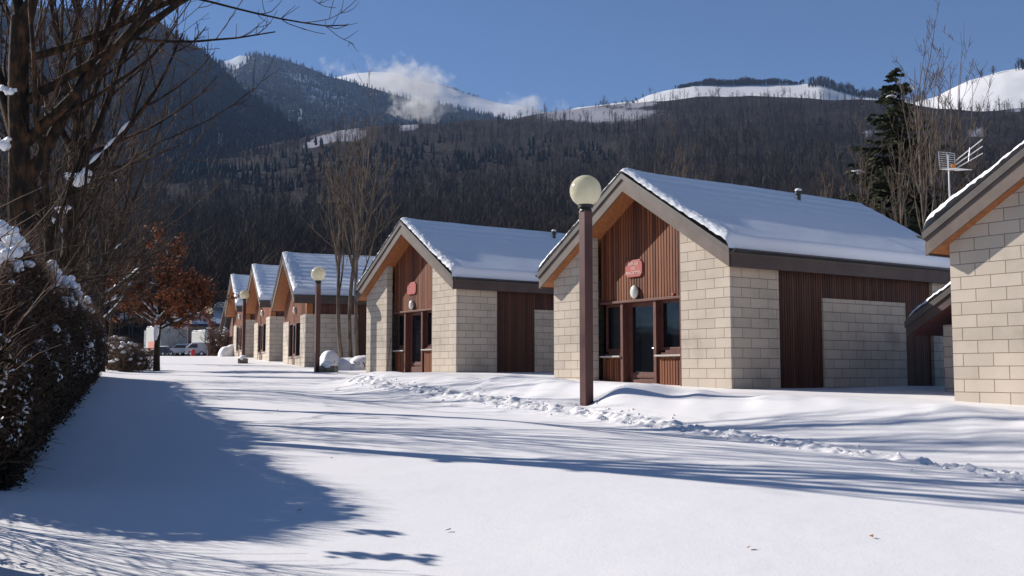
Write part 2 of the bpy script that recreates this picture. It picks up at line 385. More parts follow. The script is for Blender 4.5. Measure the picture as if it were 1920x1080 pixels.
def window_unit(t, x0, x1, z0, z1, y, curtain=None, fw=.06):
    mb = MB()
    mb.box(x0, x1, y, y+.06, z1-fw, z1); mb.box(x0, x1, y, y+.06, z0, z0+fw)
    mb.box(x0, x0+fw, y+.001, y+.059, z0+fw, z1-fw); mb.box(x1-fw, x1, y+.001, y+.059, z0+fw, z1-fw)
    wn = mb.build('window', M['timber'], t, bevel=.004)
    mb = MB(); mb.box(x0+fw, x1-fw, y+.025, y+.035, z0+fw, z1-fw); mb.build('pane', M['glass'], wn)
    if curtain:
        a, b = curtain; mb = MB(); n = 24; zt, zb = z1-.05, z0+.05; vs = []; fs = []
        for i in range(n+1):
            x = a+(b-a)*i/n; yy = y+.085+.018*math.sin(i*1.9)
            vs += [(x, yy, zb), (x, yy, zt)]
        for i in range(n): fs.append((2*i, 2*i+2, 2*i+3, 2*i+1))
        mb.add(vs, fs); mb.build('curtain', M['curtain'], wn, smooth=True)
def house_A(name, loc, th, label, seed, sign=None, annex=False):
    t = tag(empty(name, loc, rz_of(th)), label, 'chalet', 'chalets in a row along the snowy lane')
    Lw = 7.86; Lr0, Lr1 = -OV, 8.13
    zs = lambda x: roofz(x)-.372
    # masonry
    W_ = lambda m: m.build('block_wall', M['block'], t)
    for s in (-1, 1):
        m = MB()
        a, b = (-W2, -W2+1.475) if s < 0 else (W2-1.4, W2)
        m.prism([(a, -.4), (b, -.4), (b, zs(b)), (a, zs(a))], 0, .20)
        c, d = (a, a+.20) if s < 0 else (b-.20, b)
        m.prism([(c, -.4), (d, -.4), (d, zs(d)), (c, zs(c))], .20, 1.40); W_(m)
        m = MB(); m.prism([(c, -.4), (d, -.4), (d, zs(d)), (c, zs(c))], 6.6, Lw-.2); W_(m)
        m = MB(); m.box(s*(W2-.24), s*(W2-.03), 2.80, 5.62, -.4, 2.09); W_(m)
    m = MB(); m.prism([(-W2, -.4), (W2, -.4), (W2, zs(W2)), (0, zs(0)), (-W2, zs(W2))], Lw-.2, Lw); W_(m)
    if annex: m = MB(); m.box(-W2-2.28, -W2-2.08, 3.2, 7.2, -.4, 1.62); m.box(-W2-2.08, -W2-1.3, 3.2, 3.4, -.4, 1.95); W_(m)
    # side timber
    pit = .075
    for s in (-1, 1):
        m = MB(); xa, xb = s*(W2-.10), s*(W2-.075)
        m.box(s*(W2-.16), s*(W2-.10), 1.402, 6.598, -.4, zs(W2-.1))
        n = int((6.59-1.41)/pit)
        for i in range(n):
            y0 = 1.425+i*pit
            y0 = math.floor(y0/pit)*pit+.01
            if y0 < 1.405: continue
            m.box(xa, xb, y0, y0+pit-.02, -.4, zs(W2-.1)-.004)
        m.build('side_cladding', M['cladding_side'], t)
    # gable timber
    xl, xr = -W2+1.475, W2-1.4; m = MB(); yb = .28
    m.prism([(xl, 2.14), (xr, 2.14), (xr, zs(xr)), (0, zs(0)), (xl, zs(xl))], yb+.02, yb+.06)
    boards(m, xl, 0, lambda x: 2.14, lambda x: zs(x), yb, yb+.019)
    boards(m, 0, xr, lambda x: 2.14, lambda x: zs(x), yb, yb+.019)
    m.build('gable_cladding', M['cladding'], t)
    m = MB(); m.box(xl, xr, yb-.05, yb+.30, 2.085, 2.138); m.build('lintel', M['timber'], t, bevel=.004)
    m = MB(); m.box(xr-.05, xr-.002, yb-.27, yb-.002, -.4, zs(xr)); m.build('corner_trim', M['timber'], t)
    xm1, xm2 = .37, -.74      # mullions either side of the door
    for x in (xm1, xm2):
        m = MB(); m.box(x, x+.09, yb-.02, yb+.20, -.4, 2.083); m.build('post', M['timber'], t, bevel=.004)
    # panels under the windows, sills
    for a, b in ((xl, xm2), (xm1+.09, xr-.052)):
        m = MB(); m.box(a, b, yb+.045, yb+.32, -.4, .86)
        boards(m, a+.05, b-.04, lambda x: -.4, lambda x: .80, yb+.018, yb+.044, .085, .025); m.build('lower_panel', M['cladding'], t)
        m = MB(); m.box(a-.03 if a > 0 else a, b, yb-.06, yb+.2, .862, .90); m.build('sill', M['sill'], t, bevel=.005)
        m = MB(); m.box(a+.1, b-.003, yb+.03, yb+.118, .902, .945); m.box(a+.2, b-.003, yb+.06, yb+.117, .947, 1.0); m.build('window_board', M['timber'], t)
    window_unit(t, xl+.03, xm2-.002, 1.0, 2.083, yb+.12, (xl+.12, xl+.50))
    window_unit(t, xm1+.092, xr-.004, 1.0, 2.083, yb+.12, None)
    # door
    m = MB(); dx0, dx1, y = xm2+.092, xm1-.002, yb+.15
    m.box(dx0, dx0+.12, y, y+.06, -.2, 2.08); m.box(dx1-.07, dx1, y, y+.06, -.2, 2.08)
    m.box(dx0+.12, dx1-.07, y+.001, y+.059, 1.99, 2.08); m.box(dx0+.12, dx1-.07, y+.001, y+.059, -.2, .52)
    m.box(dx0+.16, dx1-.10, y-.02, y, .40, .47); m.box(dx0+.16, dx1-.1, y-.06, y, .0, .36)
    dr = m.build('door', M['timber'], t, bevel=.004)
    m = MB(); m.box(dx0+.12, dx1-.07, y+.025, y+.035, .52, 1.99); m.build('pane', M['glass'], dr)
    m = MB(); m.box(dx0+.15, dx0+.30, y+.06, y+.07, .54, 1.97); m.build('curtain', M['curtain'], dr)
    m = MB(); m.cyl((dx1-.035, y, 1.05), (dx1-.035, y-.05, 1.05), .012, .012, 8); m.cyl((dx1-.02, y-.05, 1.05), (dx1-.16, y-.05, 1.05), .011, .011, 8); m.build('handle', M['metal'], dr)
    # room behind the glass
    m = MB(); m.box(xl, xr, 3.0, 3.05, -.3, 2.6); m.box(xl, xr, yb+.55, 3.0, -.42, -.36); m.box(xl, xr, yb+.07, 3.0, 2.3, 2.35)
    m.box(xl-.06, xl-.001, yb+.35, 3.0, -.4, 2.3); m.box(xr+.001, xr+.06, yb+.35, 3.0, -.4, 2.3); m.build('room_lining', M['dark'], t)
    common_roof(t, Lr0, Lr1, seed)
    vent(t, .42, 5.0 if seed != 2 else 5.35)
    # bulkhead lamp and name board
    m = MB(); m.sphere((0, 0, 0), 1, 20, 12, (.115, .07, .15)); b = m.build('wall_lamp', M['bulkhead'], t, smooth=True); b.location = (-.22, yb-.045, 2.31)
    m = MB(); m.cyl((0, .03, 0), (0, .05, 0), .1, .1, 20); m.build('mount', M['sill'], b)
    if sign:
        m = MB(); m.prism(octo(.285, .19, .075), -.03, 0); s_ = m.build('name_board', M['sign'], t, bevel=.004); s_.location = (-.25, yb-.004, 2.84)
        if sign != 'plain':
            for i, ln_ in enumerate(sign): text_obj(ln_, .098, (0, -.034, .105-.105*i), s_, M['letter'])
        else:
            m = MB()
            for zz, hw in ((.09, .17), (-.0, .10), (-.085, .19)): m.box(-hw, hw, -.033, -.029, zz-.02, zz+.02)
            m.build('faded_band', newmat('faded_sign_paint', (.42,.14,.11), .6)[0], s_)
    m = MB(); m.box(.97, 1.03, yb-.03, yb, 2.16, 2.21); m.build('door_bell', M['sign'], t)
    if annex:
        pl = lambda x: PK+.40-TANP*abs(x)
        m = MB(); xa, xb = -W2-.02, -W2-2.94
        m.prism([(xb, pl(xb)-.12), (xa, pl(xa)-.12), (xa, pl(xa)), (xb, pl(xb))], 2.93, 7.4); ar = m.build('annex_roof', M['verge'], t)
        m = MB(); m.prism([(xb+.02, pl(xb)-.30), (xa, pl(xa)-.36), (xa, pl(xa)-.122), (xb+.02, pl(xb+.02)-.122)], 2.96, 3.0); m.build('annex_bargeboard', M['eavefascia'], ar)
        snow_on_roof('annex_snow', ar, xb+.02, xa, 2.95, 7.3, .12, 3, pl, sag=False, ny=90, nx=50)
        m = MB(); m.prism([(-W2-1.3, -.4), (-W2-.01, -.4), (-W2-.01, pl(W2)-.37), (-W2-1.3, pl(W2+1.3)-.37)], 3.25, 3.4); m.build('annex_wall', M['cladding'], ar)
        m = MB(); m.prism([(xb+.12, pl(xb)-.27), (xa, pl(xa)-.34), (xa, pl(xa)-.125), (xb+.12, pl(xb+.12)-.125)], 3.01, 7.3); m.build('annex_soffit', M['timber'], ar)
    return t
def place(corner, th, base, back=0):
    """front centre from the measured front right corner"""
    u = (-math.sin(R(th)), math.cos(R(th)))
    return (corner[0]+u[0]*W2, corner[1]+u[1]*W2, base)
h1 = house_A('chalet', place((4.29, 20.4), 34, -.50), 34, 'block and timber chalet behind the tallest lamp post, its red name board readable', 4, ['REFUGE', 'DES', 'PRADETTES'])
h2 = house_A('chalet', place((-1.61, 30.0), 34, -.16), 34, 'middle chalet, between the three stemmed bare tree and the near lamp post', 2, 'plain')
c0 = (6.96-U1[0]*5.85, 16.44-U1[1]*5.85)
h0 = house_A('chalet', place(c0, 34, -.69), 34, 'nearest chalet, cut off by the right edge, with a low lean-to roof at its side', 8, None, annex=True)
# the rotated row further up the lane
def house_B(name, loc, th, label, seed):
    t = tag(empty(name, loc, rz_of(th)), label, 'chalet', 'chalets in a row along the snowy lane')
    Lw = 7.86; Lr0, Lr1 = -OV-.25, 8.13; zs = lambda x: roofz(x)-.372
    top = 2.16; B_ = lambda *a: MB().box(*a).build('block_wall', M['block'], t)
    m = MB(); m.box(-W2, -W2+1.5, 0, .2, -.6, 2.05); m.box(-W2, -W2+.2, .2, 2.1, -.6, top-.11); m.build('block_wall', M['block'], t)
    m = MB(); m.box(W2-1.3, W2, 0, .2, -.6, top); m.box(W2-.2, W2, .2, 2.15, -.6, top); m.build('block_wall', M['block'], t)
    B_(-W2+1.5, -.35, .02, .2, -.6, .42); B_(.35, W2-1.3, .02, .2, -.6, .42)
    m = MB(); m.prism([(-W2, -.4), (W2, -.4), (W2, zs(W2)), (0, zs(0)), (-W2, zs(W2))], Lw-.2, Lw); m.build('block_wall', M['block'], t)
    for s in (-1, 1):
        m = MB(); m.box(s*(W2-.16), s*(W2-.1), 2.16, Lw-.21, -.6, zs(W2-.1)); n = int((Lw-2.5)/.075)
        for i in range(n): y0 = 2.19+i*.075; m.box(s*(W2-.1), s*(W2-.08), y0, y0+.055, -.6, zs(W2-.1)-.004)
        m.box(s*(W2-.17), s*(W2-.1), .3, 2.155, top+.003, zs(W2-.1)); m.build('side_cladding', M['cladding_side'], t)
    m = MB(); m.prism([(-W2+.02, 2.052), (W2-.24, 2.162), (W2-.24, zs(W2-.24)), (0, zs(0)), (-W2+.02, zs(W2-.02))], .05, .10)
    boards(m, -W2+.05, 0, lambda x: 2.06 if x < -W2+1.5 else 1.95, zs, .03, .049); boards(m, 0, W2-.25, lambda x: 1.95 if x < W2-1.32 else 2.165, zs, .03, .049); m.build('gable_cladding', M['cladding'], t)
    m = MB(); m.box(W2-.24, W2+.04, .02, .28, top+.003, 2.62); m.build('beam_end', M['soffit'], t, bevel=.01)
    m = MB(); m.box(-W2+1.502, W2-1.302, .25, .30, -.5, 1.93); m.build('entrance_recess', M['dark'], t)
    window_unit(t, -W2+1.51, -.36, .45, 1.94, .03); window_unit(t, .36, W2-1.31, .45, 1.94, .03)
    m = MB(); m.box(-.34, .34, .03, .12, -.5, 1.94); d_ = m.build('door', M['timber'], t)
    m = MB(); m.box(-.22, .22, .022, .029, .6, 1.8); m.build('pane', M['glass'], d_)
    m = MB(); m.box(-W2+1.5, -.35, -.03, .22, .423, .46); m.box(.35, W2-1.3, -.03, .22, .423, .46); m.build('sill', M['sill'], t)
    m = MB(); m.box(-.1, .14, -.06, .028, 3.3, 4.1); m.build('king_post', M['timber'], t)
    common_roof(t, Lr0, Lr1, seed, .09); vent(t, .5, 6.3, .28)
    m = MB(); m.sphere((0, 0, 0), 1, 16, 10, (.12, .08, .16)); b = m.build('wall_lamp', M['bulkhead'], t, smooth=True); b.location = (.3, -.03, 2.45)
    m = MB(); m.prism(octo(.26, .17, .07), -.03, 0); s_ = m.build('name_board', M['sign'], t); s_.location = (.3, .03, 3.05)
    return t
hb = house_B('chalet', place((-8.34, 42.0), 21, .24), 21, 'chalet with thin ribbed roof snow behind the second lamp post and snow covered shrubs', 5)
for c, z, lab in (((-11.75, 50.4), .60, 'chalet between the second and third lamp posts, only its front edge and roof visible'),
                  ((-15.05, 58.6), .86, 'chalet right behind the third lamp post, with an open shelter at its left')):
    o = copy_tree(hb); o.location = place(c, 21, z); o['label'] = lab
# low house further up with its gable showing
def small_gable(name, loc, rz, hw, pk, ev, depth, label):
    t = tag(empty(name, loc, rz), label, 'house'); tan = (pk-ev)/hw; rz_ = lambda x: pk-tan*abs(x)
    m = MB(); m.prism([(-hw+.4, -1), (hw-.4, -1), (hw-.4, rz_(hw-.4)-.2), (0, pk-.2), (-hw+.4, rz_(hw-.4)-.2)], 0, depth); m.build('wall', M['cladding'], t)
    m = MB()
    for s in (-1, 1):
        p = [(0, pk-.2), (s*hw, ev-.2), (s*hw, ev), (0, pk)]; p = p if s > 0 else p[::-1]; m.prism(p, -.35, depth+.2)
    r = m.build('roof', M['fascia'], t)
    snow_on_roof('roof_snow', t, -hw, hw, -.25, depth+.1, .12, 6, rz_, sag=False, ny=60, nx=40)
    return t
small_gable('timber_house', (-23.1, 85, 1.2), rz_of(24), 3.4, 4.8, 2.5, 8, 'small timber gabled house just left of the last chalet, behind the dark bush')
# open shelter with sloping snow roof
t = tag(empty('open_shelter', (-18.3, 66.5, 1.0), rz_of(20)), 'low open shelter with one sloping snowy roof and dark boards beneath, above the bush', 'shelter')
pl = lambda x: 2.65+.42*x
m = MB(); m.prism([(-1.9, pl(-1.9)-.12), (1.5, pl(1.5)-.12), (1.5, pl(1.5)), (-1.9, pl(-1.9))], 0, 4); m.build('roof', M['gutter'], t)
m = MB(); m.prism([(-1.2, 1.35), (1.4, 1.35), (1.4, pl(1.4)-.14), (-1.2, pl(-1.2)-.14)], .3, .36); m.build('gable_board', M['timber'], t)
for x in (-1.1, 1.3):
    m = MB(); m.box(x-.08, x+.08, .3, .46, -1, 1.35); m.build('post', M['timber'], t)
snow_on_roof('roof_snow', t, -1.88, 1.5, .03, 3.9, .13, 7, pl, sag=False, ny=50, nx=40)
# ------------------------------------------------------------------ lamp posts
def make_lamp():
    t = empty('lamp_post'); H = 2.95
    m = MB(); m.box(-.077, .077, -.077, .077, -.6, H); m.build('pole', M['pole'], t, bevel=.008)
    m = MB(); m.cyl((0, 0, H), (0, 0, H+.05), .10, .085, 20); m.cyl((0, 0, H+.05), (0, 0, H+.10), .12, .12, 20); m.build('collar', M['pipe'], t)
    m = MB(); m.sphere((0, 0, H+.32), .25, 40, 24); m.build('lamp_globe', M['globe'], t, smooth=True)
    return t
lp = make_lamp(); G_L = 'globe lamp posts along the lane'
spots = [((1100, 747), 16.2, 'tallest brown lamp post with a cream globe, before the chalet with the readable name board', 3.52),
         ((594, 697), 35.6, 'brown lamp post with a cream globe, beside the concrete block and snow covered shrubs', 3.60),
         ((456, 667), 54.3, 'brown lamp post with a cream globe before the last chalet of the row', 3.44),
         ((391, 667), 75.0, 'slim distant lamp post standing against the bush left of the open shelter', 3.5),
         ((353, 666), 92.0, 'distant lamp post beside the red bin, the nearer of two close together', 3.3),
         ((347.5, 666), 112.0, 'farthest and smallest lamp post, just left of another behind the oak crown', 3.1)]
for i, ((px, py), Y, lab, H) in enumerate(spots):
    o = lp if i == 0 else copy_tree(lp)
    p = at(px, py, Y); o.location = (p.x, p.y, p.z-(0 if i else .02)); o.rotation_euler = (0, 0, R(-56) if i == 0 else R(-60)); 
    o.scale = (1, 1, H/3.52); tag(o, lab, 'lamp post', G_L)
    if i:
        for ch in o.children:
            if ch.name.startswith('lamp_globe'): ch.scale = (1, 1, 3.52/H); ch.location.z = (H-.25)*3.52/H-(3.27)*3.52/H
# ------------------------------------------------------------------ tv aerial
ap = at(1781, 380, 19.5); ax_ = tag(empty('tv_aerial', (ap.x, ap.y, ap.z)), 'silver tv aerial with grid reflector and three slanted arms on a thin mast', 'aerial')
m = MB(); m.cyl((0, 0, -.6), (0, 0, .92), .016, .014, 8); m.build('mast', M['metal'], ax_)
m = MB()
def grid_panel(m, o, a, b, na, nb, r=.005):
    o, a, b = Vector(o), Vector(a), Vector(b)
    for i in range(nb): m.cyl(o+b*(i/(nb-1)), o+a+b*(i/(nb-1)), r, r, 5)
    for i in range(na): m.cyl(o+a*(i/(na-1)), o+a*(i/(na-1))+b, r*1.6, r*1.6, 5)
ab = Vector((0, 0, .66))
grid_panel(m, (-.18, -.02, .68), (.36, .14, 0), (0, .03, .30), 3, 8)
m.build('upper_reflector', M['metal'], ax_); m = MB()
grid_panel(m, (-.18, -.02, .64), (.36, .14, 0), (.16, -.34, -.05), 3, 7)
m.build('lower_reflector', M['metal'], ax_); m = MB()
d_ = Vector((.62, -.45, .46)).normalized()
for k in (-1, 0, 1):
    o_ = Vector((.03, .0, .66))+Vector((.0, 0, .075*k))+d_*.12; e_ = Vector((.03, 0, .66))+Vector((0, 0, .13*k))+d_*.68
    m.cyl(o_, e_, .010, .010, 6)
    for q in range(7):
        p_ = o_.lerp(e_, .15+q*.13); s_ = Vector((.45, .6, 0)).normalized()*.035; m.cyl(p_-s_, p_+s_, .006, .006, 5)
m.cyl(Vector((.0, 0, .66))+d_*.42+Vector((0, 0, -.12)), Vector((0, 0, .66))+d_*.42+Vector((.03, 0, .13)), .01, .01, 6)
m.build('boom', M['metal'], ax_)
m = MB(); m.box(.05, .12, -.05, .03, .62, .74); m.build('dipole_box', newmat('orange_plastic', (.65,.22,.05), .5)[0], ax_, bevel=.01)
# ------------------------------------------------------------------ blocks with snow caps
M['stone'] = noisy('weathered_concrete', (.10,.085,.06), (.26,.23,.18), 5, .9, .1, .5, .01)
def stone(px, py, Y, w_, h_, label, rz=-.4, name='concrete_block'):
    p = at(px, py, Y); t = tag(empty(name, (p.x, p.y, p.z), rz), label, 'block')
    m = MB(); m.box(-w_/2, w_/2, -.22, .22, -.3, h_); m.build('block', M['stone'], t, bevel=.02)
    r_ = random.Random(int(px)); m = MB(); m.sphere((0, 0, h_), 1, 20, 10, (w_*.5, .25, .15), .06, r_); m.build('snow_cap', M['snow_roof'], t, smooth=True); return t
stone(616, 697, 35.4, .56, .20, 'rough grey concrete block capped with snow at the foot of the second lamp post', -.1)
stone(455.5, 678, 47, .36, .14, 'small grey concrete block capped with snow at the foot of the third lamp post', 0)
stone(376, 667, 90, .9, .42, 'far low stone block capped with snow right of the red bin', 0)
# ------------------------------------------------------------------ snow covered shrubs between the chalets
def mound(parts, label, name, seed, twigs=8, cat='shrub'):
    p0 = at(*parts[0][:2], parts[0][2]); t = tag(empty(name, (p0.x, p0.y, p0.z)), label, cat)
    xs = [at(a, b, c) for a, b, c, *_ in parts]
    x0 = min(p.x-q[3] for p, q in zip(xs, parts)); x1 = max(p.x+q[3] for p, q in zip(xs, parts)); n = 90
    X, Yg = np.meshgrid(np.linspace(x0-.3, x1+.3, n), np.linspace(p0.y-1.6, p0.y+1.6, 60)); Z = np.full(X.shape, -1.0)
    for p, q in zip(xs, parts):
        rx, h, ry = q[3], q[4], q[5]; rr = np.sqrt(((X-p.x)/rx)**2+((Yg-p.y)/ry)**2)+.12*fbm(X*2, Yg*2, 3, seed)
        Z = np.maximum(Z, h*np.sqrt(np.clip(1-rr**2.6, 0, 1))-.25*(rr > 1)+.04*fbm(X*3, Yg*3, 3, seed+1))
    G = ground(X, Yg); Zw = G+Z
    o = npmesh('snow_cover', np.stack([X-p0.x, Yg-p0.y, Zw-p0.z], 2).reshape(-1, 3), grid_faces(*X.shape), M['snow'], t, smooth=True)
    r_ = random.Random(seed); m = MB()
    for i in range(twigs):
        q = r_.choice(parts); p = at(q[0], q[1], q[2]); a = Vector((p.x+r_.uniform(-.8, .8)*q[3]-p0.x, -q[5]*.8+p.y-p0.y, q[4]*r_.uniform(.15, .75)))
        for k in range(5):
            d = Vector((r_.uniform(-1, 1), -.6, r_.uniform(-.3, 1))).normalized()*r_.uniform(.08, .25); m.cyl(a, a+d, .02, .006, 4)
    m.build('twigs', M['twig'], t); return t
mound([(617, 693, 38, .42, .70, .7), (650, 692, 38.4, .7, .44, .8), (678, 692, 38.2, .5, .52, .7)], 'shrubs buried under rounded snow between the second lamp post and middle chalet', 'snowy_shrub', 3)
mound([(425, 668, 64, .55, .62, .6), (436, 668, 64.3, .5, .75, .6)], 'snow mound at the left foot of the chalet behind the third lamp post', 'snow_mound', 5, 0, 'mound')
mound([(268, 688, 40, .34, .34, .5), (281, 688, 40.6, .32, .24, .5)], 'small snow mound left of the oak trunk', 'snow_mound', 8, 0, 'mound')
# leaning pole by the middle chalet's entrance
m = MB(); m.cyl(at(724, 702, 33.3), at(733, 634, 33.6), .018, .014, 8); tag(m.build('wooden_stick', M['bark_pale'], None), 'thin pale stick leaning at the doorway of the middle chalet', 'stick')
# ------------------------------------------------------------------ lane end: trailers, vehicles, long buildings
M['white_panel'] = noisy('white_panel', (.50,.50,.47), (.60,.60,.57), 3, .5, .4, 0)
M['pink_panel'] = noisy('faded_red_panel', (.58,.20,.15), (.68,.28,.22), 6, .6, .3, 0, stretch=(8,8,.5))
M['grey_panel'] = noisy('grey_panel', (.22,.24,.23), (.30,.32,.31), 3, .6, .3, 0)
M['render'] = noisy('beige_render', (.26,.21,.16), (.34,.28,.22), 2, .9, .1, .2, .01)
M['dark_trim'] = newmat('dark_trim', (.02,.025,.06), .6)[0]
M['rubber'] = newmat('rubber', (.02,.02,.02), .8)[0]
def wheel(par, c, r=.45, wd=.25, axis='y'):
    m = MB(); d = Vector((0, wd/2, 0)) if axis == 'y' else Vector((wd/2, 0, 0)); m.cyl(Vector(c)-d, Vector(c)+d, r, r, 20); o = m.build('wheel', M['rubber'], par)
    m = MB(); m.cyl(Vector(c)-d*1.04, Vector(c)+d*1.04, r*.55, r*.55, 14); m.build('rim', M['metal'], o)
# box trailer: lit end 255..298, shaded flank 298..340
pz = at(298, 668, 88); t = tag(empty('box_trailer', (pz.x, pz.y, pz.z), R(-50)), 'white box trailer with faded red lower panel and dark bird emblem, behind the oak', 'trailer')
m = MB(); m.box(-3.05, 0, 0, 2.5, .35, 2.50); m.build('body', [M['white_panel']], t, bevel=.03)
m = MB(); m.box(-2.4, -.1, -.03, -.004, .38, 1.28); m.build('red_panel', M['pink_panel'], t)
m = MB(); m.box(.004, .03, .1, 2.4, .4, 2.4); m.build('shade_grey_flank', M['grey_panel'], t)  # flank's shade painted as a grey sheet over the white body
m = MB(); m.add([(-1.45, -.02, 2.05), (-1.22, -.02, 1.92), (-1.0, -.02, 1.96), (-1.15, -.02, 1.8), (-1.08, -.02, 1.55), (-1.3, -.02, 1.82)], [(0, 1, 2, 3, 4, 5)]); m.build('bird_emblem', M['grey_panel'], t)
wheel(t, (-.6, .3, .35), .35); wheel(t, (-1.5, .3, .35), .35); wheel(t, (-.6, 2.2, .35), .35); wheel(t, (-1.5, 2.2, .35), .35)
snow_on_roof('roof_snow', t, -3.04, -.02, .02, 2.48, .10, 3, lambda x: 2.50, sag=False, ny=40, nx=30)
pz = at(338, 668, 97); t = tag(empty('grey_container', (pz.x, pz.y, pz.z), R(-50)), 'grey container between the white trailer and the beige lorry, dark and shaded', 'container')
m = MB(); m.box(-1.2, 0, -3, 0, .1, 2.35); m.build('body', M['grey_panel'], t, bevel=.03)
m = MB(); m.box(.003, .02, -2.6, -.3, .2, 2.2); m.build('door_panel', M['grey_panel'], t)
pz = at(383, 668, 99); t = tag(empty('box_lorry', (pz.x, pz.y, pz.z), R(-50)), 'beige box lorry parked between the two distant lamp posts and the bush', 'lorry')
m = MB(); m.box(-3.1, 0, 0, 4.5, .4, 2.40); m.build('cargo_box', M['white_panel'], t, bevel=.04)
m = MB(); m.box(-2.9, -.2, 4.55, 6, .35, 1.9); m.build('cab', M['grey_panel'], t, bevel=.08)
for x in (-2.7, -.4): wheel(t, (x, 1.0, .42)); wheel(t, (x, 5.2, .42))
snow_on_roof('roof_snow', t, -3.08, -.02, .03, 4.4, .10, 5, lambda x: 2.40, sag=False, ny=40, nx=30)
def car(name, px, py, Y, rz, col, label, Ln=4.0, van=False, sc=1.0, cat='car'):
    p = at(px, py, Y); t = tag(empty(name, (p.x, p.y, p.z), rz), label, cat); t.scale = (sc, sc, sc)
    if van: prof = [(-Ln/2, .35), (-Ln/2, 1.55), (-Ln/2+.15, 1.75), (.6, 1.78), (1.25, 1.15), (Ln/2-.1, .95), (Ln/2, .6), (Ln/2, .3)]
    else: prof = [(-Ln/2, .35), (-Ln/2, .9), (-Ln/2+.35, 1.0), (-1.1, 1.42), (.3, 1.42), (.95, .95), (Ln/2-.15, .85), (Ln/2, .6), (Ln/2, .3)]
    mat = newmat(name+'_paint', col, .3, .5)[0]
    m = MB(); m.prism(prof, -.8, .8); m.build('body', mat, t, bevel=.07)
    gl = MB(); top = prof[3 if not van else 2]
    a = [(-.95, .98), (.72, .98), (.22, 1.36), (-1.0, 1.36)] if not van else [(-.2, 1.1), (1.12, 1.1), (.62, 1.62), (-.2, 1.62)]
    gl.prism(a, -.812, .812); gl.build('side_window', M['pipe'], t)
    for x in (-Ln/2+.7, Ln/2-.75):
        for y in (-.72, .72): wheel(t, (x, y, .32), .32, .2)
    zt = 1.78 if van else 1.42
    snow_on_roof('roof_snow', t, (-Ln/2+.1) if van else -1.15, .55 if van else .35, -.75, .75, .12, 3, lambda x: zt, sag=False, ny=30, nx=20)
    if not van: snow_on_roof('bonnet_snow', t, .9, Ln/2-.05, -.7, .7, .10, 4, lambda x: .9, sag=False, ny=30, nx=20)
    for y in (-.6, .6):
        m = MB(); m.box(Ln/2-.03, Ln/2+.015, y-.12, y+.12, .6, .74); m.build('headlight', M['bulkhead'], t)
car('parked_van', 369, 667.5, 86, R(188), (.34,.36,.40), 'small pale van parked behind the red bin', 2.9, True, .6, 'van')
car('parked_car', 338, 667, 89, R(178), (.5,.5,.52), 'low snow covered car left of the distant lamp posts', 3.4, False, .66)
car('parked_car', 301, 667, 84, R(172), (.012,.02,.045), 'dark blue car just right of the oak trunk', 3.0, False, .5)
p = at(361.5, 667.5, 82); m = MB(); m.cyl((0, 0, 0), (0, 0, .42), .15, .17, 16); m.sphere((0, 0, .42), .17, 16, 8, (1, 1, .6)); o = m.build('litter_bin', newmat('red_bin', (.5,.03,.03), .5)[0], None); o.location = p; tag(o, 'small red bin between the distant lamp posts and the stone block', 'bin')
# long buildings
def long_building(name, x0, x1, yeave, yridge, ybase, Y, depth, label, rz=0, Lf=1):
    a = at(x0, yeave, Y); b = at(x1, yeave, Y); rzr = at(x0, yridge, Y+depth/2).z; zb = at(x0, ybase, Y).z
    t = tag(empty(name, (a.x, Y, zb), rz), label, 'building'); Ln = (b.x-a.x)*Lf; he = a.z-zb; hr = rzr-zb
    m = MB(); m.box(.3, Ln-.3, .6, depth-.6, -1, he-.05); m.build('wall', M['render'], t)
    sl = (hr-he)/(depth/2)
    m = MB(); m.add([(0, 0, he), (Ln, 0, he), (Ln, depth/2, hr), (0, depth/2, hr), (0, 0, he-.25), (Ln, 0, he-.25), (Ln, depth/2, hr-.25), (0, depth/2, hr-.25), (0, depth, he), (Ln, depth, he), (0, depth, he-.25), (Ln, depth, he-.25)],
        [(0,1,2,3),(4,7,6,5),(0,4,5,1),(3,2,9,8),(7,10,11,6),(8,9,11,10),(0,3,7,4),(1,5,6,2),(3,8,10,7),(2,6,11,9)]); m.build('roof', M['dark_trim'], t)
    xs = np.linspace(0, Ln, 70); ys = np.linspace(.05, depth-.05, 30); X, Yy = np.meshgrid(xs, ys)
    Z = he+sl*np.minimum(Yy, depth-Yy)+.14*(1+.3*fbm(X*.5, Yy*.5, 3, 4))
    Z[0] -= .1; Z[-1] -= .1
    npmesh('roof_snow', np.stack([X, Yy, Z], 2).reshape(-1, 3), grid_faces(*X.shape), M['snow_roof'], t, smooth=True)
    for k in range(int(Ln/5)):
        m = MB(); x = 2+k*5; m.box(x, x+1.1, .57, .62, .9, he-.8); m.build('window', M['pipe'], t)
    return t
long_building('long_building', 296, 462, 608, 567, 668, 118, 26, 'long low building with a wide snowy roof behind the lorry and bush')
long_building('long_building', 165, 285, 604, 584, 660, 138, 14, 'low beige building with a snowy roof seen left of the oak, beyond the hedge', R(-42), 1.25)
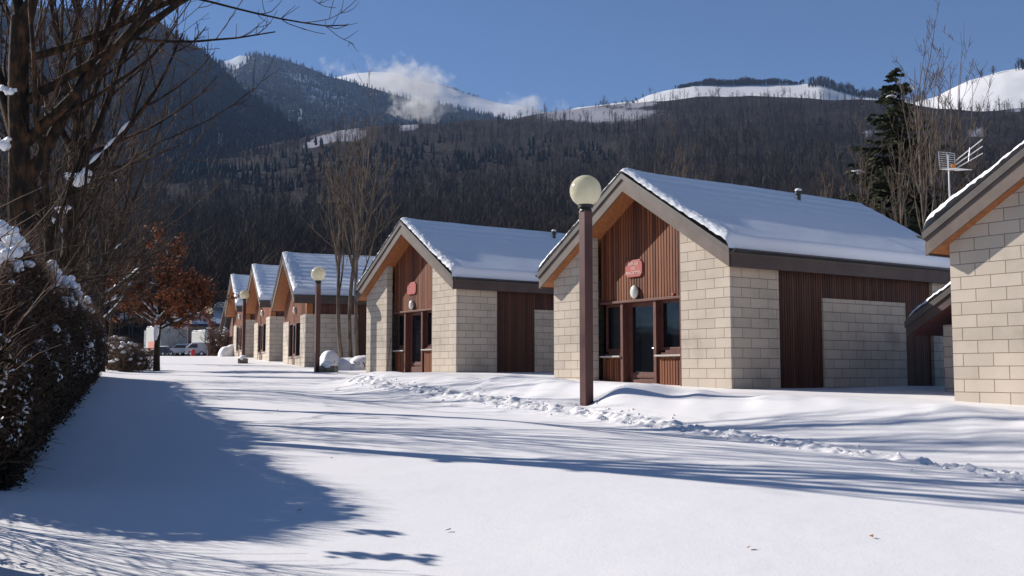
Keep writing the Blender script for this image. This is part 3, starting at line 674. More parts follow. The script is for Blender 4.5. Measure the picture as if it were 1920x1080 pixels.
# ------------------------------------------------------------------ bare trees
class Tubes:
    def __init__(s): s.V = []; s.F = []; s.n = 0
    def add(s, pts, rad, sides):
        pts = np.asarray(pts, float); rad = np.asarray(rad, float); n = len(pts)
        tg = np.gradient(pts, axis=0); tg /= np.linalg.norm(tg, axis=1)[:, None]+1e-9
        ref = np.array([0., 0, 1]) if abs(tg[0, 2]) < .8 else np.array([1., 0, 0])
        u = np.cross(tg, ref); u /= np.linalg.norm(u, axis=1)[:, None]+1e-9; v = np.cross(tg, u)
        a = np.arange(sides)*2*PI/sides
        ring = pts[:, None, :]+rad[:, None, None]*(np.cos(a)[None, :, None]*u[:, None, :]+np.sin(a)[None, :, None]*v[:, None, :])
        s.V.append(ring.reshape(-1, 3)); i = np.arange(n-1)[:, None]*sides; j = np.arange(sides)[None]; jn = (j+1) % sides
        s.F.append(np.stack([i+j, i+jn, i+jn+sides, i+j+sides], 2).reshape(-1, 4)+s.n); s.n += n*sides
    def build(s, name, mat, par=None, smooth=True):
        if not s.V: return None
        return npmesh(name, np.concatenate(s.V), np.concatenate(s.F), mat, par, smooth)
def branch(rg, p, d, ln, r0, r1, n, wob, up):
    pts = [np.array(p, float)]; d = np.array(d, float); d /= np.linalg.norm(d)
    for i in range(n):
        d = d+rg.normal(0, wob, 3)+np.array([0, 0, up]); d /= np.linalg.norm(d); pts.append(pts[-1]+d*ln/n)
    return np.array(pts), np.linspace(r0, r1, n+1)
def perp_dir(rg, d, ang, az=None):
    d = d/np.linalg.norm(d); a = np.cross(d, [0, 0, 1.]); 
    if np.linalg.norm(a) < .1: a = np.array([1., 0, 0])
    a /= np.linalg.norm(a); b = np.cross(d, a); t = rg.uniform(0, 2*PI) if az is None else az
    return math.cos(ang)*d+math.sin(ang)*(math.cos(t)*a+math.sin(t)*b)
def snow_strip(tb, pts, rad, rg, cover=.6):
    up = np.array([0, 0, 1.])
    for i in range(len(pts)-1):
        d = pts[i+1]-pts[i]; L_ = np.linalg.norm(d)
        if abs(d[2])/L_ < .80 and rg.random() < cover and rad[i] < .075:
            q = np.array([pts[i]+d*f for f in (0, .25, .5, .75, 1)])+up*(rad[i]*.75+.012)
            tb.add(q, np.array([.3, .9, 1.1, .9, .3])*(rad[i]*.75+.014), 6)
def bare_tree(seed, H, r, kids=(7, 9, 7, 5), limbs=None, spread=.55, up=.10, lean=(0, 0), trunk_top=.45, wob=.06, fine=1.0, twig_up=.12, nt=10, snow=0, trunk_wob=.03):
    """returns wood, twig and snow tube sets for a tree standing at the origin"""
    rg = np.random.default_rng(seed); wood, tw, sn = Tubes(), Tubes(), Tubes()
    tp_, tr_ = branch(rg, (0, 0, -.3), (lean[0], lean[1], 1), H*trunk_top+.3, r, r*.62, nt, trunk_wob, 0)
    tr_[0] = r*1.35; tr_[1] = r*1.08
    tr_ = tr_*(1+rg.normal(0, .04, len(tr_)))
    wood.add(tp_, tr_, 12)
    L1 = []
    if limbs is None:
        for k in range(kids[0]):
            f = .45+.55*(k+1)/kids[0]; q = tp_[min(int(f*nt), nt)]; dd = perp_dir(rg, np.array([lean[0], lean[1], 1.]), rg.uniform(.5, 1.15)*spread, k*2.4+rg.uniform(-.4, .4))
            L1.append((q, dd, H*(1-trunk_top)*rg.uniform(.8, 1.1), tr_[min(int(f*nt), nt)]*rg.uniform(.45, .7)))
    else:
        for (f, dd, ln, rr) in limbs: L1.append((tp_[int(f*nt)], np.array(dd, float), ln, rr))
    for q, dd, ln, rr in L1:
        p1, r1 = branch(rg, q, dd, ln, rr, rr*.22, 9, wob, up); wood.add(p1, r1, 8)
        if snow: snow_strip(sn, p1[:5], r1[:5], rg, snow)
        for j in range(kids[1]):
            f = rg.uniform(.12, 1); i = min(int(f*9), 8); d1 = p1[i+1]-p1[i]
            p2, r2 = branch(rg, p1[i], perp_dir(rg, d1, rg.uniform(.35, .95)), ln*(.62-.35*f)*rg.uniform(.7, 1.2), r1[i]*.5, .008, 7, wob*1.3, twig_up*.6); wood.add(p2, r2, 5)
            if snow and j < 2: snow_strip(sn, p2[:3], r2[:3], rg, snow*.35)
            l2 = np.linalg.norm(p2[-1]-p2[0])
            for k in range(kids[2]):
                f2 = rg.uniform(.1, 1); i2 = min(int(f2*7), 6); d2 = p2[i2+1]-p2[i2]
                p3, r3 = branch(rg, p2[i2], perp_dir(rg, d2, rg.uniform(.4, .9)), l2*(.6-.3*f2)*rg.uniform(.6, 1.2), max(r2[i2]*.5, .006), .0035*fine, 5, wob*1.7, twig_up); tw.add(p3, r3, 4)
                l3 = np.linalg.norm(p3[-1]-p3[0])
                for m_ in range(kids[3]):
                    i3 = rg.integers(0, 5); d3 = p3[i3+1]-p3[i3]
                    p4, r4 = branch(rg, p3[i3], perp_dir(rg, d3, rg.uniform(.4, 1.0)), max(l3*.45, .15)*rg.uniform(.5, 1.2), .0055*fine, .003*fine, 3, .14, twig_up); tw.add(p4, r4, 3)
    return wood, tw, sn, (tp_, tr_)
def plant_tree(name, loc, data, label, cat='tree', group=None, bark='bark', twig='twig', extra=None):
    t = tag(empty(name, loc), label, cat, group)
    data[0].build('trunk', M[bark], t); data[1].build('crown', M[twig], t)
    if data[2].n: tag(data[2].build('branch_snow', M['snow'], t), kind='stuff')
    return t
def gp(x, y): return (x, y, gz(x, y)-.05)
def hx(Y): return -1.12-.37*Y          # centre line of the hedge
GT = 'bare trees behind the hedge'
def fork_snow(par_spots, data, seed=3):
    r_ = random.Random(seed); m = MB()
    for (f, dx, dz, s_) in par_spots:
        q = data[3][0][int(f*10)]
        for i in range(26):
            k = r_.uniform(-.5, .5); m.sphere((q[0]+dx+k*s_*.8, q[1]-.10+r_.uniform(-.08, .06), q[2]+dz+abs(k)*s_*.5+r_.uniform(-.12, .06)*s_), s_*r_.uniform(.06, .15)*(1.2-abs(k)), 9, 7, (r_.uniform(.7, 1.3), .8, r_.uniform(.8, 1.5)), .20, r_)
    return m
# the second trunk, forked, snow lying in the fork
T2 = at(116, 600, 17.8)
limbs2 = [(.80, (.95, -.1, .75), 3.3, .065), (.85, (.35, .2, 1), 5.0, .075), (.9, (-.55, .2, 1), 4.4, .07), (.95, (.15, -.1, 1), 5.3, .075), (1, (-.2, -.3, 1), 4.6, .06), (1, (.3, .3, 1), 4.5, .06), (.6, (-.9, .1, .7), 2.4, .045)]
d = bare_tree(21, 10.4, .165, (6, 8, 5, 3), limbs2, trunk_top=.46, up=.07, snow=.7, lean=(-.02, 0), wob=.05)
t = plant_tree('bare_tree', gp(T2.x, 17.8), d, 'bare tree with a straight orange-barked trunk and snow lying in its fork, behind the hedge', 'tree', GT, 'bark_lichen')
tag(fork_snow([(.85, .12, .05, .55), (.72, -.1, .0, .3)], d).build('fork_snow', M['snow'], t, smooth=True), kind='stuff')
# the thickest trunk at the left edge
T1 = at(58, 600, 12.4)
limbs1 = [(.60, (.55, .1, 1), 4.6, .085), (.72, (1.15, -.15, 1.0), 4.6, .07), (.7, (-.5, .2, 1), 4.2, .08), (.8, (1.3, .1, .72), 4.6, .06), (.9, (.25, -.2, 1), 4.6, .085), (1, (.9, -.3, .9), 4.4, .06), (1, (-.25, .2, 1), 4.0, .07), (.9, (1.2, .3, .45), 4.6, .05)]
d = bare_tree(33, 9.6, .165, (7, 8, 5, 3), limbs1, trunk_top=.5, up=.035, snow=0, lean=(-.055, 0), wob=.05)
t = plant_tree('bare_tree', gp(T1.x, 12.4), d, 'thickest bare tree trunk, mossy and dark, at the left edge of the photo', 'tree', GT, 'bark_lichen')
tag(fork_snow([(.78, -.13, .02, .34), (.80, -.05, .12, .22)], d, 5).build('fork_snow', M['snow'], t, smooth=True), kind='stuff')
# more along the hedge
rows = [(88, 14.8, 9.4, .075, 43, 'tall thin bare tree seen between the two thick trunks at the left', .8), (150, 24.6, 9.6, .11, 41, 'slender bare tree with upright stems right of the orange-barked trunk', 1), (190, 34.0, 9.8, .14, 42, 'bare tree with low snow-laden branches reaching right at the far end of the tall hedge', 1),
        (203, 48.0, 11.5, .10, 44, 'farthest bare tree of the hedge row, its fine upright crown left of the oak', 1)]
for px, Y, H, r, sd_, lab, fn in rows:
    p = at(px, 650, Y)
    lb = None
    if sd_ == 42: lb = [(.60, (1, -.2, .5), 3.2, .06), (.72, (1, .1, .45), 3.4, .06), (.5, (.9, -.3, .6), 2.6, .05), (.75, (-.5, .2, 1), 4, .08), (.9, (.3, 0, 1), 5, .1), (.95, (.1, .3, 1), 4.6, .09), (1, (-.1, -.2, 1), 4.6, .08)]
    d = bare_tree(sd_, H, r, (7, 6, 4, 3), lb, spread=.5, up=.09, snow=.85 if sd_ == 42 else .05, trunk_top=.38, fine=1.5)
    plant_tree('bare_tree', gp(p.x, Y), d, lab, 'tree', GT)
for px, Y, H, sd_, lab in ((30, 14.5, 5.2, 46, 'low bushy bare tree behind the hedge at the left edge, beneath the thickest trunk'), (132, 22.5, 5.4, 47, 'low bushy bare tree just right of the orange-barked trunk, behind the hedge'), (168, 29.0, 5.6, 48, 'low bushy bare tree behind the far half of the tall hedge')):
    p = at(px, 650, Y); d = bare_tree(sd_, H, .05, (8, 7, 5, 3), None, spread=.75, up=.06, trunk_top=.3, fine=1.2, wob=.1)
    plant_tree('bare_tree', gp(p.x-.5, Y), d, lab, 'tree', GT)
# three stemmed tree between the chalets
t3 = [Tubes(), Tubes(), Tubes()]
rg0 = np.random.default_rng(9)
for k, (dx, dy, ln_, le) in enumerate(((-.30, 0, 8.6, (-.045, 0)), (.02, .1, 10.4, (.005, 0)), (.28, -.1, 9.4, (.03, .02)))):
    d = bare_tree(60+k, ln_, .080, (7, 4, 3, 2), None, spread=.36, up=.11, lean=le, trunk_top=.55, fine=2.0, twig_up=.15, trunk_wob=.025)
    for a in range(2):
        for V in d[a].V: V += np.array([dx, dy, 0])
        t3[a].V += d[a].V; t3[a].F += [f+t3[a].n for f in d[a].F]; t3[a].n += d[a].n
pt = at(655, 664, 39.5)
plant_tree('bare_tree', (pt.x, 39.5, pt.z-.1), t3, 'tall three stemmed bare tree between the middle chalet and the second lamp post', 'tree', None, 'bark_pale', 'twig_pale')
# tall bare stems and conifer behind the nearest chalets
GB = 'bare saplings behind the chalets'
sap = [(1745, 34, 13.2, .065, 71, 'tall thin bare tree right in front of the conifer, its top above the ridge'), (1782, 36, 12.4, .06, 72, 'tall bare poplar just right of the conifer, behind the aerial mast'), (1825, 38, 13.4, .065, 73, 'tallest bare poplar against the white snow slope, right of the aerial'),
       (1706, 33, 9.4, .05, 76, 'bare birch with pale stem in front of the lower conifer'), (1618, 36, 9.0, .045, 74, 'slim pale bare tree at the back end of the chalet roof, left of the conifer'), (1562, 46, 9.2, .06, 75, 'slim bare tree above the vent side of the chalet roof, second left of the conifer'), (1508, 60, 8.4, .05, 77, 'small faint bare tree above the middle of the nearest full chalet roof')]
for px, Y, H, r, sd_, lab in sap:
    p = at(px, 640, Y); zt = at(px, 640, Y).z
    d = bare_tree(sd_, H, r, (9, 3, 3, 2), None, spread=.26, up=.13, trunk_top=.66, fine=2.0, twig_up=.16)
    plant_tree('bare_tree', gp(p.x, Y), d, lab, 'tree', GB, 'bark_pale', 'twig_pale')
GC = 'thicket of pale bare stems behind the chalet ridge'
for i, (px, Y) in enumerate(((1222, 64), (1246, 70), (1268, 62), (1287, 66), (1310, 72), (1328, 60), (1352, 68), (1378, 74))):
    lab = ['leftmost pale bare stem of the thicket above the chalet ridge', 'second pale bare stem from the left in the thicket above the chalet ridge', 'third pale bare stem from the left in the thicket above the chalet ridge', 'fourth pale bare stem of the thicket, near its middle, above the chalet ridge',
           'fifth pale bare stem of the thicket, just right of its middle', 'sixth pale bare stem of the thicket, left of the last two', 'next to rightmost pale bare stem of the thicket above the chalet roof', 'rightmost pale bare stem of the thicket, nearest the roof vent'][i]
    p = at(px, 640, Y); r_ = np.random.default_rng(80+i)
    d = bare_tree(80+i, 12.5+r_.uniform(-1.2, 1.5), .075, (7, 3, 3, 2), None, spread=.30, up=.14, trunk_top=.6, fine=3.0, twig_up=.2)
    plant_tree('bare_tree', gp(p.x, Y), d, lab, 'tree', GC, 'bark_pale', 'twig_pale')
# conifer
M['needles'] = noisy('conifer_needles', (.016,.022,.010), (.065,.070,.032), 2.5, .8, .2, 0)
def conifer(seed, H, R0, nb=80, per=9):
    rg = np.random.default_rng(seed); V = []; Fq = []; n = 0; wood = Tubes(); sn = MB()
    wood.add([(0, 0, -.3), (0, 0, H*.5), (0, 0, H)], [.17, .09, .015], 8)
    for i in range(int(H*nb/3)):
        z = H*(.06+.94*rg.random()**.9); rr = R0*(1-z/H)**.85*rg.uniform(.45, 1.2)+.12; a = rg.uniform(0, 2*PI)
        dr = np.array([math.cos(a), math.sin(a), 0]); pts = []
        for k in range(6): f = k/5; pts.append(np.array([0, 0, z])+dr*rr*f+np.array([0, 0, -.30*rr*f+.34*rr*f*f*.8]))
        pts = np.array(pts); wood.add(pts, np.linspace(.028, .006, 6), 3)
        side = np.array([-dr[1], dr[0], 0])
        m_ = int(per*9*(.3+rr/R0))
        f = rg.uniform(.08, 1, m_); base = np.stack([np.interp(f*5, np.arange(6), pts[:, c]) for c in range(3)], 1)
        ln = (.40*rr*(1.15-f)+.10)[:, None]*rg.uniform(.5, 1.1, (m_, 1)); sg = rg.choice([-1, 1], (m_, 1))
        tip = base+side*sg*ln*.8+dr*ln*.55+np.array([0, 0, -.45])*ln*rg.uniform(.2, 1.2, (m_, 1))
        w_ = np.array([0, 0, 1.])*(.03+.02*rg.random((m_, 1)))*rg.choice([-1, 1], (m_, 1))+side*.03*rg.normal(0, 1, (m_, 1))+dr*.035
        q = np.stack([base-w_, base+w_, tip+w_*.3, tip-w_*.3], 1).reshape(-1, 3); V.append(q); Fq.append(np.arange(m_*4).reshape(-1, 4)+n); n += m_*4
        if rg.random() < .02: sn.sphere(tuple(pts[4]+np.array([0, 0, .05])), rg.uniform(.08, .2), 8, 5, (1.3, 1, .45), .25, random.Random(i))
    return wood, np.concatenate(V), np.concatenate(Fq), sn
for px, Y, H, R0, sd_, lab in ((1695, 38, 11.4, 4.4, 5, 'tall dark conifer with bits of snow, standing behind the nearest chalets'), (1640, 41, 6.5, 2.7, 6, 'shorter dark conifer at the left foot of the tall one, behind the chalet roof'), (1770, 43, 7.2, 3.0, 7, 'shorter dark conifer right of the tall one, behind the aerial')):
    p = at(px, 640, Y); t = tag(empty('conifer', gp(p.x, Y)), lab, 'tree', 'conifers behind the chalets'); wd, V, Fq, sn = conifer(sd_, H, R0)
    wd.build('trunk', M['bark'], t); npmesh('crown', V, Fq, M['needles'], t); tag(sn.build('branch_snow', M['snow'], t, smooth=True), kind='stuff')
# oak with brown leaves
M['oak_leaf'] = noisy('dry_oak_leaf', (.12,.032,.012), (.33,.115,.04), 1.2, .7, .2, 0, lo=.3, hi=.7)
o_ = at(293, 698, 37.5)
limbsO = [(.95, (-1, 0, .6), 2.1, .05), (1, (1, .2, .6), 2.2, .055), (.8, (1, 0, .7), 2.6, .05), (.8, (-1, .1, .8), 2.5, .05), (.9, (-.6, -.5, .9), 2.2, .06), (.8, (.8, -.5, 1), 2.2, .06), (.9, (.2, .6, 1), 2.6, .06), (1, (-.15, 0, 1), 3.0, .07), (1, (.5, .1, 1), 2.8, .06), (.95, (.3, .9, .4), 2.0, .05), (.95, (.2, -.9, .4), 1.8, .05), (1, (-.8, .2, .8), 2.3, .06)]
d = bare_tree(91, 5.0, .13, (6, 8, 6, 3), limbsO, trunk_top=.42, up=.03, twig_up=.03, snow=.7, wob=.12, trunk_wob=.06, fine=1.6)
for f, r_ in ((1.0, .0),):
    pts = d[3][0][6:]; d[2].add(pts+np.array([-.05, -.07, .05]), np.array([.06, .11, .10, .12, .08])[:len(pts)], 8)
rg = np.random.default_rng(12); tips = np.concatenate([v[::3] for v in d[1].V])
keep = tips[rg.random(len(tips)) < .8]
keep = keep[keep[:, 2] > 1.65]; keep = keep[vnoise(keep[:, 0]*1.5+9, keep[:, 2]*1.5, 6) > .22]
def leaf_quads(P, size, rg):
    n = len(P); a = rg.normal(size=(n, 3)); a /= np.linalg.norm(a, axis=1)[:, None]; b = np.cross(a, rg.normal(size=(n, 3))); b /= np.linalg.norm(b, axis=1)[:, None]
    s1 = size*rg.uniform(.6, 1.3, (n, 1)); s2 = s1*.55; q = np.stack([P-a*s1, P+b*s2, P+a*s1, P-b*s2], 1).reshape(-1, 3)
    return q, np.arange(n*4).reshape(-1, 4)
t = plant_tree('oak_tree', (o_.x, o_.y, o_.z-.03), d, 'small oak keeping its orange-brown leaves, snow in its fork, at the end of the hedge')
P = keep+rg.normal(0, .05, keep.shape); P = P[rg.permutation(len(P))[:15000]]
q, f = leaf_quads(P, .06, rg); npmesh('leaves', q, f, M['oak_leaf'], t)
# ------------------------------------------------------------------ hedge
M['dry_leaf'] = noisy('dry_leaf', (.07,.04,.022), (.20,.13,.08), 3, .8, .2, 0)
M['hedge_leaf'] = noisy('hedge_leaf', (.020,.016,.009), (.088,.055,.028), 2.6, .8, .2, 0)
M['hedge_twig'] = noisy('hedge_twig', (.045,.024,.016), (.17,.095,.062), 3, .8, .2, 0)
HD = np.array([-.347, .938]); HN = np.array([.938, .347])     # along the hedge, and out of it towards the lane
H0 = np.array([hx(6.2), 6.2])
def hedge(name, s0, s1, hh, hw, label, seed, nleaf, ntwig, leaf='hedge_leaf', core=True, snow_n=60, open_end=.6, cat='hedge', ltop=None):
    rg = np.random.default_rng(seed); o = H0+HD*((s0+s1)/2); zc = gz(*o)
    t = tag(empty(name, (o[0], o[1], zc)), label, cat)
    def W(s, n, h):   # hedge coordinates to local
        x = H0[0]+HD[0]*s+HN[0]*n; y = H0[1]+HD[1]*s+HN[1]*n; return np.stack([x-o[0], y-o[1], g_road(y)+.06+h-zc], -1)
    def hgt(s): return hh*(1+.12*fbm(s*.75, s*0, 3, seed))*(ss(s0-.05, s0+open_end, s)*.35+.65)*(.6+.4*(1-ss(s1-open_end, s1+.1, s)))
    def half(s, h): f = np.clip(h/hgt(s), 0, 1); return hw*(.80+.30*np.sin(f*PI*.9))*(1+.42*fbm(s*1.5, h*1.7, 3, seed+1))*np.sqrt(np.clip(1.02-f**5, .02, 1))
    if core:
        S, A = np.meshgrid(np.linspace(s0+.12, s1-.12, int((s1-s0)*7)), np.linspace(0, 1, 26))
        hg = hgt(S)*.93; h = hg*np.where(A < .5, A*2, 2-2*A); n = np.where(A < .5, -1, 1)*half(S, h)*.72
        n = np.where((A > .46) & (A < .54), n*.5, n)
        v = W(S, n+.05*fbm(S*5, A*20, 2, 3), h); npmesh('light_block_core', v.reshape(-1, 3), grid_faces(*S.shape), M[leaf], t)  # opaque core added inside the hedge to block light
    k = nleaf; s = rg.uniform(s0, s1, k); 
    s = s0+(s1-s0)*rg.random(k)**1.5
    h = hgt(s)*rg.random(k)**.8*1.01; sgn = np.where(rg.random(k) < .72, 1, -1)
    n = sgn*half(s, h)*(1-.35*rg.random(k)**2)+rg.normal(0, .035, k)
    msk = fbm(s*3.2, h*3.2, 3, seed+4) > -.22
    q, f = leaf_quads(W(s, n, h)[msk], .020, rg); npmesh('foliage', q, f, M[leaf], t)
    tw = Tubes()
    for i in range(ntwig):
        s_ = s0+(s1-s0)*rg.random()**1.6; f_ = rg.random()**.7; h_ = float(hgt(np.array(s_)))*f_; nn = float(half(np.array(s_), np.array(h_)))*rg.choice([1, 1, 1, -1])*rg.uniform(.55, .95)
        p = W(np.array(s_), np.array(nn), np.array(h_)); dd = np.array([HN[0]*np.sign(nn)*.7, HN[1]*np.sign(nn)*.7, .55+.6*f_])+rg.normal(0, .45, 3)
        pts, rr = branch(rg, p, dd, rg.uniform(.08, .30), .0028, .0012, 4, .18, .06); tw.add(pts, rr, 3)
        if rg.random() < .5:
            p2, r2 = branch(rg, pts[2], dd+rg.normal(0, .7, 3), .12, .002, .001, 3, .2, .05); tw.add(p2, r2, 3)
    tw.build('twigs', M['hedge_twig'], t)
    k = int(nleaf*.10); s = s0+(s1-s0)*rg.random(k)**1.5; h = hgt(s)*rg.uniform(.25, 1.0, k); n = half(s, h)*rg.uniform(.86, 1.08, k)
    msk = (fbm(s*1.9, h*2.3, 3, seed+8) > .06)
    q, f = leaf_quads(W(s, n, h)[msk], .017, rg); tag(npmesh('snow_flecks', q, f, M['snow'], t), kind='stuff')
    if snow_n:
        r_ = random.Random(seed); m = MB()
        for i in range(snow_n):
            s_ = s0+.1+(s1-s0-.2)*r_.random()**1.6; top = r_.random() < .40
            f_ = 1.0 if top else r_.uniform(.35, .95); hv = float(hgt(np.array(s_)))*f_
            nn = r_.uniform(-.5, .5)*hw if top else float(half(np.array(s_), np.array(hv)))*r_.uniform(.72, .92)
            c = W(np.array(s_), np.array(nn), np.array(hv-(.03 if top else 0))); rr = r_.choice([.03, .04, .05, .07, .10])*(1.5 if top else .9)
            for b in range(9):
                cc = (c[0]+r_.gauss(0, rr*.7), c[1]+r_.gauss(0, rr*.55), c[2]+r_.gauss(0, rr*.35)); m.sphere(cc, rr*r_.uniform(.18, .6), 8, 6, (1, 1, r_.uniform(.5, .9)), .18, r_)
        tag(m.build('hedge_snow', M['snow'], t, smooth=True), kind='stuff')
    return t
HG = hedge('hedge', .3, 25.0, 1.74, .42, 'tall dense dark hedge with lumps of snow along the left side of the lane', 3, 190000, 16000, snow_n=130, open_end=1.3)
hedge('hedge', -4.6, -1.5, 1.75, .42, 'nearer piece of the tall hedge, outside the left edge, whose shadow crosses the foreground', 4, 26000, 2500, snow_n=12, open_end=.3)
# heavier snow lying on the lane side of the hedge
r_ = random.Random(15)
for px, py, pr in ((14, 430, 24), (34, 455, 20), (10, 480, 26), (45, 500, 13), (120, 528, 24), (140, 545, 20), (100, 540, 14), (152, 572, 13), (56, 462, 12), (70, 520, 14), (62, 592, 15), (28, 618, 20), (12, 640, 16), (45, 650, 14), (62, 655, 10), (40, 700, 14), (16, 745, 12), (4, 880, 14), (112, 640, 8), (160, 620, 8), (130, 690, 6), (150, 660, 5)):
    q_ = (px-960)/F; Y = -.76/(q_+.37); c = Vector((q_*Y, Y, (700-py)/F*Y)); rr = pr/F*Y; m = MB()
    for b in range(18):
        m.sphere((c.x+r_.gauss(0, rr*.40)-.06-HG.location.x, c.y+r_.gauss(0, rr*.5)-HG.location.y, c.z+r_.gauss(0, rr*.4)-HG.location.z), rr*r_.uniform(.16, .48), 9, 7, (r_.uniform(.6, 1.1), 1, r_.uniform(.6, 1.3)), .16, r_)
    m.build('snow_lump', M['snow'], HG, smooth=True)
# sparse bush closing the gap
def bush(name, loc, r, h, seed, n, label, fine=1, mat='hedge_twig', snow=0, leaves=0):
    rg = np.random.default_rng(seed); t = tag(empty(name, loc), label, 'bush'); tw = Tubes()
    for i in range(n):
        a = rg.uniform(0, 2*PI); dd = np.array([math.cos(a)*r/h*rg.uniform(.1, 1), math.sin(a)*r/h*rg.uniform(.1, 1), 1])
        p, rr = branch(rg, (math.cos(a)*.15*r, math.sin(a)*.15*r, -.1), dd, h*rg.uniform(.75, 1.1), (.010 if fine > 1 else .0065)*fine, .002*fine, 7, .09, .03); tw.add(p, rr, 4)
        for j in range(9):
            i_ = rg.integers(1, 7); p2, r2 = branch(rg, p[i_], perp_dir(rg, p[i_+1 if i_ < 7 else i_]-p[i_-1], .7), h*.28*rg.uniform(.5, 1.1), .005*fine, .002*fine, 4, .15, .05); tw.add(p2, r2, 3)
    tw.build('twigs', M[mat], t)
    if snow:
        r_ = random.Random(seed); m = MB()
        for i in range(snow):
            a = r_.uniform(0, 2*PI); q = r_.uniform(0, r*.9); m.sphere((q*math.cos(a), q*math.sin(a), h*r_.uniform(.3, 1)), r_.uniform(.03, .08)*fine**.5, 7, 5, (1, 1, .6), .2, r_)
        tag(m.build('twig_snow', M['snow'], t, smooth=True), kind='stuff')
    return t
bq = H0+HD*-.6
bush('sparse_bush', (bq[0], bq[1], gz(*bq)), .5, 1.8, 7, 22, 'thin leafless bush in the gap of the hedge at the lower left corner')
for px, Y, r, h_, sd_, lab in ((212, 37, .55, 1.25, 31, 'left brownish bush dusted with snow at the far end of the tall hedge'), (236, 36, .6, 1.05, 32, 'middle brownish bush dusted with snow between the tall hedge and the oak'), (260, 38, .5, .85, 33, 'right small brownish bush dusted with snow just left of the oak')):
    p = at(px, 700, Y); g = gp(p.x, Y); t = bush('brown_bush', g, r, h_, sd_, 120, lab, 1.3, 'twig_pale', 60); tag(t, group='brown bushes at the end of the hedge')
    rg = np.random.default_rng(sd_); k = 2600; a = rg.uniform(0, 2*PI, k); q_ = r*np.sqrt(rg.random(k)); q, f = leaf_quads(np.stack([q_*np.cos(a), q_*np.sin(a), h_*rg.random(k)**.8], 1), .03, rg); npmesh('leaves', q, f, M['dry_leaf'], t)
for px, Y, r, sd_, lab in ((402, 69, .8, 8, 'left dark leafless bush under the open shelter roof'), (424, 68, .85, 9, 'right dark leafless bush under the open shelter roof')):
    p = at(px, 668, Y); bush('dark_bush', (p.x, p.y, p.z), r, 1.9, sd_, 90, lab, 2.4, 'hedge_twig', 40)
# small dead leaves on the snow
rg = np.random.default_rng(77); m = MB()
for px, py in ((621, 861), (1634, 1009), (840, 997), (1405, 1030), (560, 960), (1710, 884), (520, 770)):
    h_ = hit(px, py); x, y = h_; z = gz(x, y)+.008; a = rg.uniform(0, 3); s_ = .022
    m.add([(x-s_*math.cos(a), y-s_*math.sin(a), z), (x+.012, y, z+.012), (x+s_*math.cos(a), y+s_*math.sin(a), z+.004), (x-.008, y+.01, z+.003)], [(0, 1, 2, 3)])
tag(m.build('dead_leaves', M['oak_leaf']), 'few scattered dead leaf bits on the open snow', 'leaves', kind='stuff')
# ------------------------------------------------------------------ hills and mountains
def forest_ground(name, dark, dark2, snow, sc, thr, vs=(1,1,1), bd=3.0):
    m, t, b = newmat(name, dark, .95, .05)
    tc = N(t, 'ShaderNodeTexCoord'); mp = N(t, 'ShaderNodeMapping'); mp.inputs['Scale'].default_value = vs; L(t, tc.outputs['Object'], mp.inputs[0])
    n1 = N(t, 'ShaderNodeTexNoise', Scale=sc, Detail=9, Roughness=.68); L(t, mp.outputs[0], n1.inputs['Vector'])
    n2 = N(t, 'ShaderNodeTexNoise', Scale=sc*.06, Detail=6); L(t, mp.outputs[0], n2.inputs['Vector'])
    r2 = ramp(t, n2.outputs['Fac'], [(.38, dark), (.6, dark2)])
    at_ = N(t, 'ShaderNodeAttribute', attribute_name='snow')
    s1 = N(t, 'ShaderNodeMath', operation='MULTIPLY_ADD'); s1.inputs[1].default_value = 1.0; L(t, n1.outputs['Fac'], s1.inputs[0]); L(t, at_.outputs['Fac'], s1.inputs[2])
    r1 = ramp(t, s1.outputs[0], [(thr, (0,0,0)), (thr+.12, (1,1,1))])
    mx = N(t, 'ShaderNodeMix', data_type='RGBA'); L(t, r1.outputs[0], mx.inputs['Factor']); L(t, r2.outputs[0], mx.inputs[6]); mx.inputs[7].default_value = (*snow, 1)
    L(t, mx.outputs[2], b.inputs['Base Color'])
    inv = N(t, 'ShaderNodeMath', operation='SUBTRACT'); inv.inputs[0].default_value = 1; L(t, at_.outputs['Fac'], inv.inputs[1]); inv.use_clamp = True
    bp = N(t, 'ShaderNodeBump', Distance=bd); L(t, inv.outputs[0], bp.inputs['Strength']); L(t, n1.outputs['Fac'], bp.inputs['Height']); L(t, bp.outputs[0], b.inputs['Normal'])
    return m
